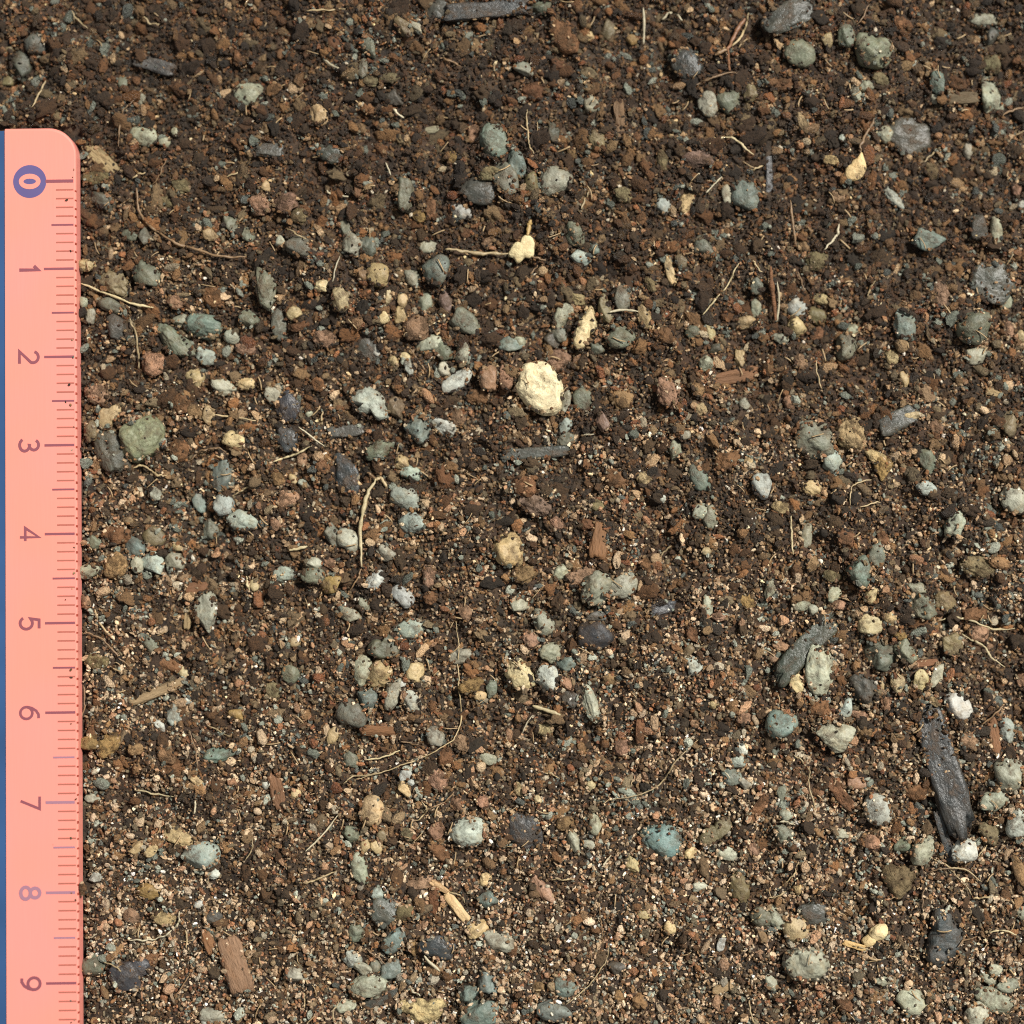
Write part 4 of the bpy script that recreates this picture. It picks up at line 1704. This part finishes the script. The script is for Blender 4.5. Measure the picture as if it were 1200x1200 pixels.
# ------------------------------------------------------------------ loose soil grains
def build_grains():
    src = bpy.data.collections.new('grain_shapes')
    nvar = 16
    for k in range(nvar):
        sh = 'ccslcacsccalcscr'[k]
        v, f = solid(2, 2, 2, sh, 1000 + k, None, 2)
        me = bpy.data.meshes.new('grain_shape'); me.from_pydata(v.tolist(), [], f)
        if sh in 'lr':
            me.polygons.foreach_set('use_smooth', np.ones(len(me.polygons), bool))
        me.materials.append(MAT_GRAIN)
        o = bpy.data.objects.new('grain_shape_%02d' % k, me); src.objects.link(o)
    ncr = 7
    for k in range(ncr):         # matted crumbs of moist earth
        d, f = ICO[3]
        off = np.array((k * 7.3, k * 3.1, k * 1.7))
        r = 1 + 0.34 * fbm(d * 1.9 + off, 300 + k, 3, 0.6) + 0.20 * fbm(d * 6.0 + off, 320 + k, 2, 0.6)
        v = d * r[:, None]
        me = bpy.data.meshes.new('crumb_shape'); me.from_pydata(v.tolist(), [], f)
        me.polygons.foreach_set('use_smooth', np.ones(len(me.polygons), bool)); me.materials.append(MAT_GRAIN)
        o = bpy.data.objects.new('grain_shape_%02d' % (nvar + k), me); src.objects.link(o)
    ext = 0.0685
    def layer(n, lo, hi, power):
        x = RNG.uniform(-ext, ext, n); y = RNG.uniform(-ext, ext, n)
        s = lo + (hi - lo) * RNG.random(n) ** power
        return x, y, s
    L = [layer(270000, 1.8, 4.6, 1.5), layer(30000, 4.2, 8.0, 1.8), layer(3600, 8.0, 13.0, 2.0), layer(8500, 7.0, 17.0, 1.7)]
    x = np.concatenate([l[0] for l in L]); y = np.concatenate([l[1] for l in L]); s = np.concatenate([l[2] for l in L])
    lay = np.concatenate([np.full(len(l[0]), i) for i, l in enumerate(L)])
    # clear of the ruler
    e0 = at(97, 212, 0); e9 = at(101, 1152, 0); tp = at(0, 146, 0.001)
    xe = e0.x + (y - e0.y) / (e9.y - e0.y) * (e9.x - e0.x)
    keep = ~((x < xe - s * PX * 0.25) & (y < tp.y))
    x, y, s, lay = x[keep], y[keep], s[keep], lay[keep]
    D = damp(x, y)
    # darker soil has fewer loose grains and coarser crumbs
    cull = ((lay > 0) & (RNG.random(len(x)) < 0.25 + 0.25 * D)) | ((lay == 3) & (RNG.random(len(x)) > 0.15 + 0.85 * D))
    x, y, s, lay, D = x[~cull], y[~cull], s[~cull], lay[~cull], D[~cull]
    s = s * (1 + 0.25 * D * (lay > 0))
    z = soil_h(x, y) + RNG.uniform(-0.00025, 0.00022, len(x)) + (lay > 0) * 0.00006 - (lay == 3) * s * PX * 0.22
    # soil banks up against the ruler's edge and a few crumbs lie on it
    xe = e0.x + (y - e0.y) / (e9.y - e0.y) * (e9.x - e0.x)
    dist = x - xe
    edge = (dist < 0.0011) & (y < tp.y + 0.0003)
    z[edge] += (0.0012 * (1 - np.clip(dist[edge], 0, 0.0011) / 0.0011)) * np.clip(0.5 + 0.8 * n2(x[edge], y[edge], 0.0035, 71), 0, 1) * RNG.random(edge.sum())
    nsp = 26
    ys = RNG.uniform(-0.06, tp.y - 0.004, nsp); xs = e0.x + (ys - e0.y) / (e9.y - e0.y) * (e9.x - e0.x) - 0.0004 - np.abs(RNG.normal(0, 0.0006, nsp))
    ss = RNG.uniform(1.3, 3.0, nsp)
    x = np.concatenate([x, xs]); y = np.concatenate([y, ys]); s = np.concatenate([s, ss]); z = np.concatenate([z, np.full(nsp, RULER_TOP) + ss * PX * 0.2])
    lay = np.concatenate([lay, np.zeros(nsp, lay.dtype)]); D = np.concatenate([D, np.full(nsp, 0.6)])
    on_top = np.zeros(len(x), bool)
    keep = np.ones(len(x), bool)
    u01 = RNG.random(len(x))
    for si, (sx, sy, a, b, t, zc, c) in enumerate(STONES):
        m = np.where((np.abs(x - sx) < a + b) & (np.abs(y - sy) < a + b))[0]
        if len(m) == 0: continue
        dx, dy = x[m] - sx, y[m] - sy
        u = (dx * math.cos(t) + dy * math.sin(t)) / a; w = (-dx * math.sin(t) + dy * math.cos(t)) / b
        q = np.sqrt(u * u + w * w)
        ins = q < 0.98
        if si in CLEAN: u01[m] = np.maximum(u01[m], np.where(q < 0.9, 0.99 * (u01[m] > 0.004), 0))
        drop = ins & (u01[m] > np.where(q < 0.66, 0.03, 0.03 + 0.95 * (q - 0.66) / 0.32))
        keep[m[drop]] = False
        top = ins & ~drop
        mt = m[top]
        bank = m[(q > 0.9) & (q < 1.35)]; z[bank] += 0.00016 * RNG.random(len(bank))
        z[mt] = np.maximum(z[mt], zc + c / 2 * np.sqrt(np.maximum(0, 1 - q[top] ** 2)) - 0.00004)
        keep[mt[lay[mt] == 3]] = False
        s[mt] = np.minimum(s[mt], np.where(q[top] < 0.7, 3.2, 6.5)); on_top[mt] = True
    # nothing coarse lies on top of a rootlet
    G = 0.00005; ng_ = int(2 * 0.072 / G); mask = np.zeros((ng_, ng_), bool)
    for (fx, fy, fr) in FIBRE_PTS:
        rr = int((fr * 0.8 + 0.00022) / G) + 1
        ci, cj = int((fx + 0.072) / G), int((fy + 0.072) / G)
        mask[max(ci - rr, 0):ci + rr + 1, max(cj - rr, 0):cj + rr + 1] = True
    gi_ = np.clip(((x + 0.072) / G).astype(int), 0, ng_ - 1); gj_ = np.clip(((y + 0.072) / G).astype(int), 0, ng_ - 1)
    keep &= ~((lay != 3) & mask[gi_, gj_] & (z + s * PX * 0.4 > soil_h(x, y) + 0.00030))
    x, y, s, z, D, lay = x[keep], y[keep], s[keep], z[keep], D[keep], lay[keep]
    n = len(x)
    # colours
    dark = np.array([(46, 36, 24), (58, 44, 28), (72, 53, 33), (44, 37, 27), (84, 60, 36), (64, 52, 36)], float)
    mid = np.array([(112, 88, 60), (124, 98, 68), (106, 88, 64), (118, 86, 56), (102, 93, 74), (116, 101, 78)], float)
    pale = np.array([(166, 144, 116), (180, 162, 136), (158, 136, 110), (152, 146, 130), (188, 170, 146), (156, 126, 100)], float)
    bright = np.array([(236, 222, 196), (226, 206, 170), (230, 230, 222)], float)
    red = np.array([(124, 88, 62), (138, 98, 70), (110, 74, 52), (150, 116, 90)], float)
    grey = np.array([(98, 102, 90), (122, 126, 112), (82, 85, 78), (146, 148, 132)], float)
    redf = np.clip(n2(x, y, 0.011, 41) * 0.9, -0.6, 1); greyf = np.clip(n2(x, y, 0.009, 47) * 0.9, -0.6, 1)
    wts = np.stack([0.30 + 0.34 * D, 0.28 + 0.05 * D, 0.36 - 0.28 * D, 0.024 - 0.012 * D, 0.045 + 0.14 * np.maximum(redf, 0) + 0 * D, 0.04 + 0.08 * np.maximum(greyf, 0) + ((lay == 1) | (lay == 2)) * (0.05 + 0.32 * np.maximum(greyf, 0))], 1)
    wts = np.maximum(wts, 0.003); wts /= wts.sum(1)[:, None]
    # grains of one crumb share their colour: the draw follows a fine noise, more so where the soil is dark
    fine = n2(x, y, 0.0016, 61, 2); rank = np.empty(n); rank[np.argsort(fine)] = np.linspace(0, 1, n)
    loc = RNG.random(n) < 0.30 + 0.35 * D
    u01 = np.where(loc, np.clip(rank + RNG.normal(0, 0.06, n), 0, 0.9999), RNG.random(n))
    cls = (u01[:, None] > np.cumsum(wts, 1)).sum(1)
    cls = np.where((lay == 3) & (cls > 1), (u01 * 7919 % 1 > 0.6).astype(int), cls)
    colr = np.zeros((n, 3))
    for k, pal in enumerate((dark, mid, pale, bright, red, grey)):
        m = cls == k
        colr[m] = pal[RNG.integers(0, len(pal), m.sum())]
    colr *= RNG.uniform(0.82, 1.18, n)[:, None]
    colr = lin(np.clip(colr, 6, 250))
    colr *= (1.26 - 0.58 * D)[:, None]  # paler towards the bottom, darker towards the top
    tint = np.array((0.99, 0.945, 0.90))[None] * (1 - D[:, None]) + np.array((1.12, 0.95, 0.74))[None] * D[:, None]; colr = colr * np.where((cls == 5)[:, None], 1.0, tint)
    s = np.where(cls == 3, np.minimum(s, 4.4), s)
    r = s * PX / 2
    sc = np.stack([r * RNG.uniform(0.9, 1.9, n), r * RNG.uniform(0.75, 1.15, n), r * RNG.uniform(0.5, 1.0, n)], 1)
    rot = np.stack([RNG.uniform(-0.7, 0.7, n), RNG.uniform(-0.7, 0.7, n), RNG.uniform(0, 6.283, n)], 1)
    me = bpy.data.meshes.new('soil_grains')
    me.vertices.add(n)
    me.vertices.foreach_set('co', np.stack([x, y, z], 1).astype(np.float32).ravel())
    def attr(nm, tp, data, field):
        a_ = me.attributes.new(nm, tp, 'POINT'); a_.data.foreach_set(field, data)
    attr('grain_scale', 'FLOAT_VECTOR', sc.astype(np.float32).ravel(), 'vector')
    attr('grain_turn', 'FLOAT_VECTOR', rot.astype(np.float32).ravel(), 'vector')
    shp = np.where(lay == 3, nvar + RNG.integers(0, ncr, n), RNG.integers(0, nvar, n))
    attr('grain_shape', 'INT', shp.astype(np.int32), 'value')
    attr('grain_colour', 'FLOAT_COLOR', np.column_stack([colr, np.where(lay == 3, 0.0, np.where(cls < 2, np.clip(RNG.normal(0.55, 0.3, n), 0, 1), 1.0))]).astype(np.float32).ravel(), 'color')
    me.materials.append(MAT_GRAIN)
    o = bpy.data.objects.new('soil_grains', me); COL.objects.link(o)
    tag(o, 'loose brown soil grains and fine grit covering the ground', 'soil', None, 'stuff')
    ng = bpy.data.node_groups.new('scatter_grains', 'GeometryNodeTree')
    ng.interface.new_socket('Geometry', in_out='INPUT', socket_type='NodeSocketGeometry')
    ng.interface.new_socket('Geometry', in_out='OUTPUT', socket_type='NodeSocketGeometry')
    gi = ng.nodes.new('NodeGroupInput'); go = ng.nodes.new('NodeGroupOutput')
    ip = ng.nodes.new('GeometryNodeInstanceOnPoints')
    ci = ng.nodes.new('GeometryNodeCollectionInfo'); ci.inputs['Collection'].default_value = src
    ci.inputs['Separate Children'].default_value = True; ci.inputs['Reset Children'].default_value = True
    def named(nm, tp):
        q = ng.nodes.new('GeometryNodeInputNamedAttribute'); q.data_type = tp; q.inputs['Name'].default_value = nm
        return [s_ for s_ in q.outputs if s_.name == 'Attribute' and s_.enabled][0]
    ng.links.new(gi.outputs[0], ip.inputs['Points'])
    ng.links.new(ci.outputs[0], ip.inputs['Instance'])
    ip.inputs['Pick Instance'].default_value = True
    ng.links.new(named('grain_shape', 'INT'), ip.inputs['Instance Index'])
    ng.links.new(named('grain_turn', 'FLOAT_VECTOR'), ip.inputs['Rotation'])
    ng.links.new(named('grain_scale', 'FLOAT_VECTOR'), ip.inputs['Scale'])
    ng.links.new(ip.outputs[0], go.inputs[0])
    md = o.modifiers.new('scatter', 'NODES'); md.node_group = ng
    print('grains', n)


build_grains()

# ------------------------------------------------------------------ hair-fine fibre scraps that nobody could count
def build_scraps():
    rg = np.random.default_rng(77)
    V, F = [], []
    for k in range(300):
        px, py = rg.uniform(100, 1200), rg.uniform(0, 1200)
        L = rg.uniform(6, 18); a = rg.uniform(0, math.pi); bend = rg.uniform(-0.5, 0.5)
        pts = []
        for t in np.linspace(-0.5, 0.5, 5):
            qx = px + math.cos(a + bend * t) * L * t; qy = py + math.sin(a + bend * t) * L * t
            w = at(qx, qy, 0)
            pts.append((w.x, w.y))
        z = surf_z(*pts[2]) + rg.uniform(0.0001, 0.0003)
        tilt = rg.uniform(-0.25, 0.25)
        W = np.array([(p[0], p[1], z + tilt * (i - 2) / 4 * L * PX) for i, p in enumerate(pts)])
        v, f = tube(W, np.full(5, rg.uniform(0.5, 1.0) * PX), 4, 0.6)
        b0 = len(V); V += v; F += [tuple(i + b0 for i in q) for q in f]
    o = mesh_obj('fibre_scraps', V, F, MAT_FIBRE)
    o.color = (*[float(q) for q in lin((160, 136, 100))], 1)
    tag(o, 'tiny pale fibre scraps strewn through the soil grains', 'fibre', None, 'stuff')


build_scraps()
dups = [k for k, v in USED.items() if v > 1]
print('repeated labels:', dups, 'things', len(USED))
print('long labels:', [o['label'] for o in bpy.data.objects if len(str(o.get('label', '')).split()) > 16])
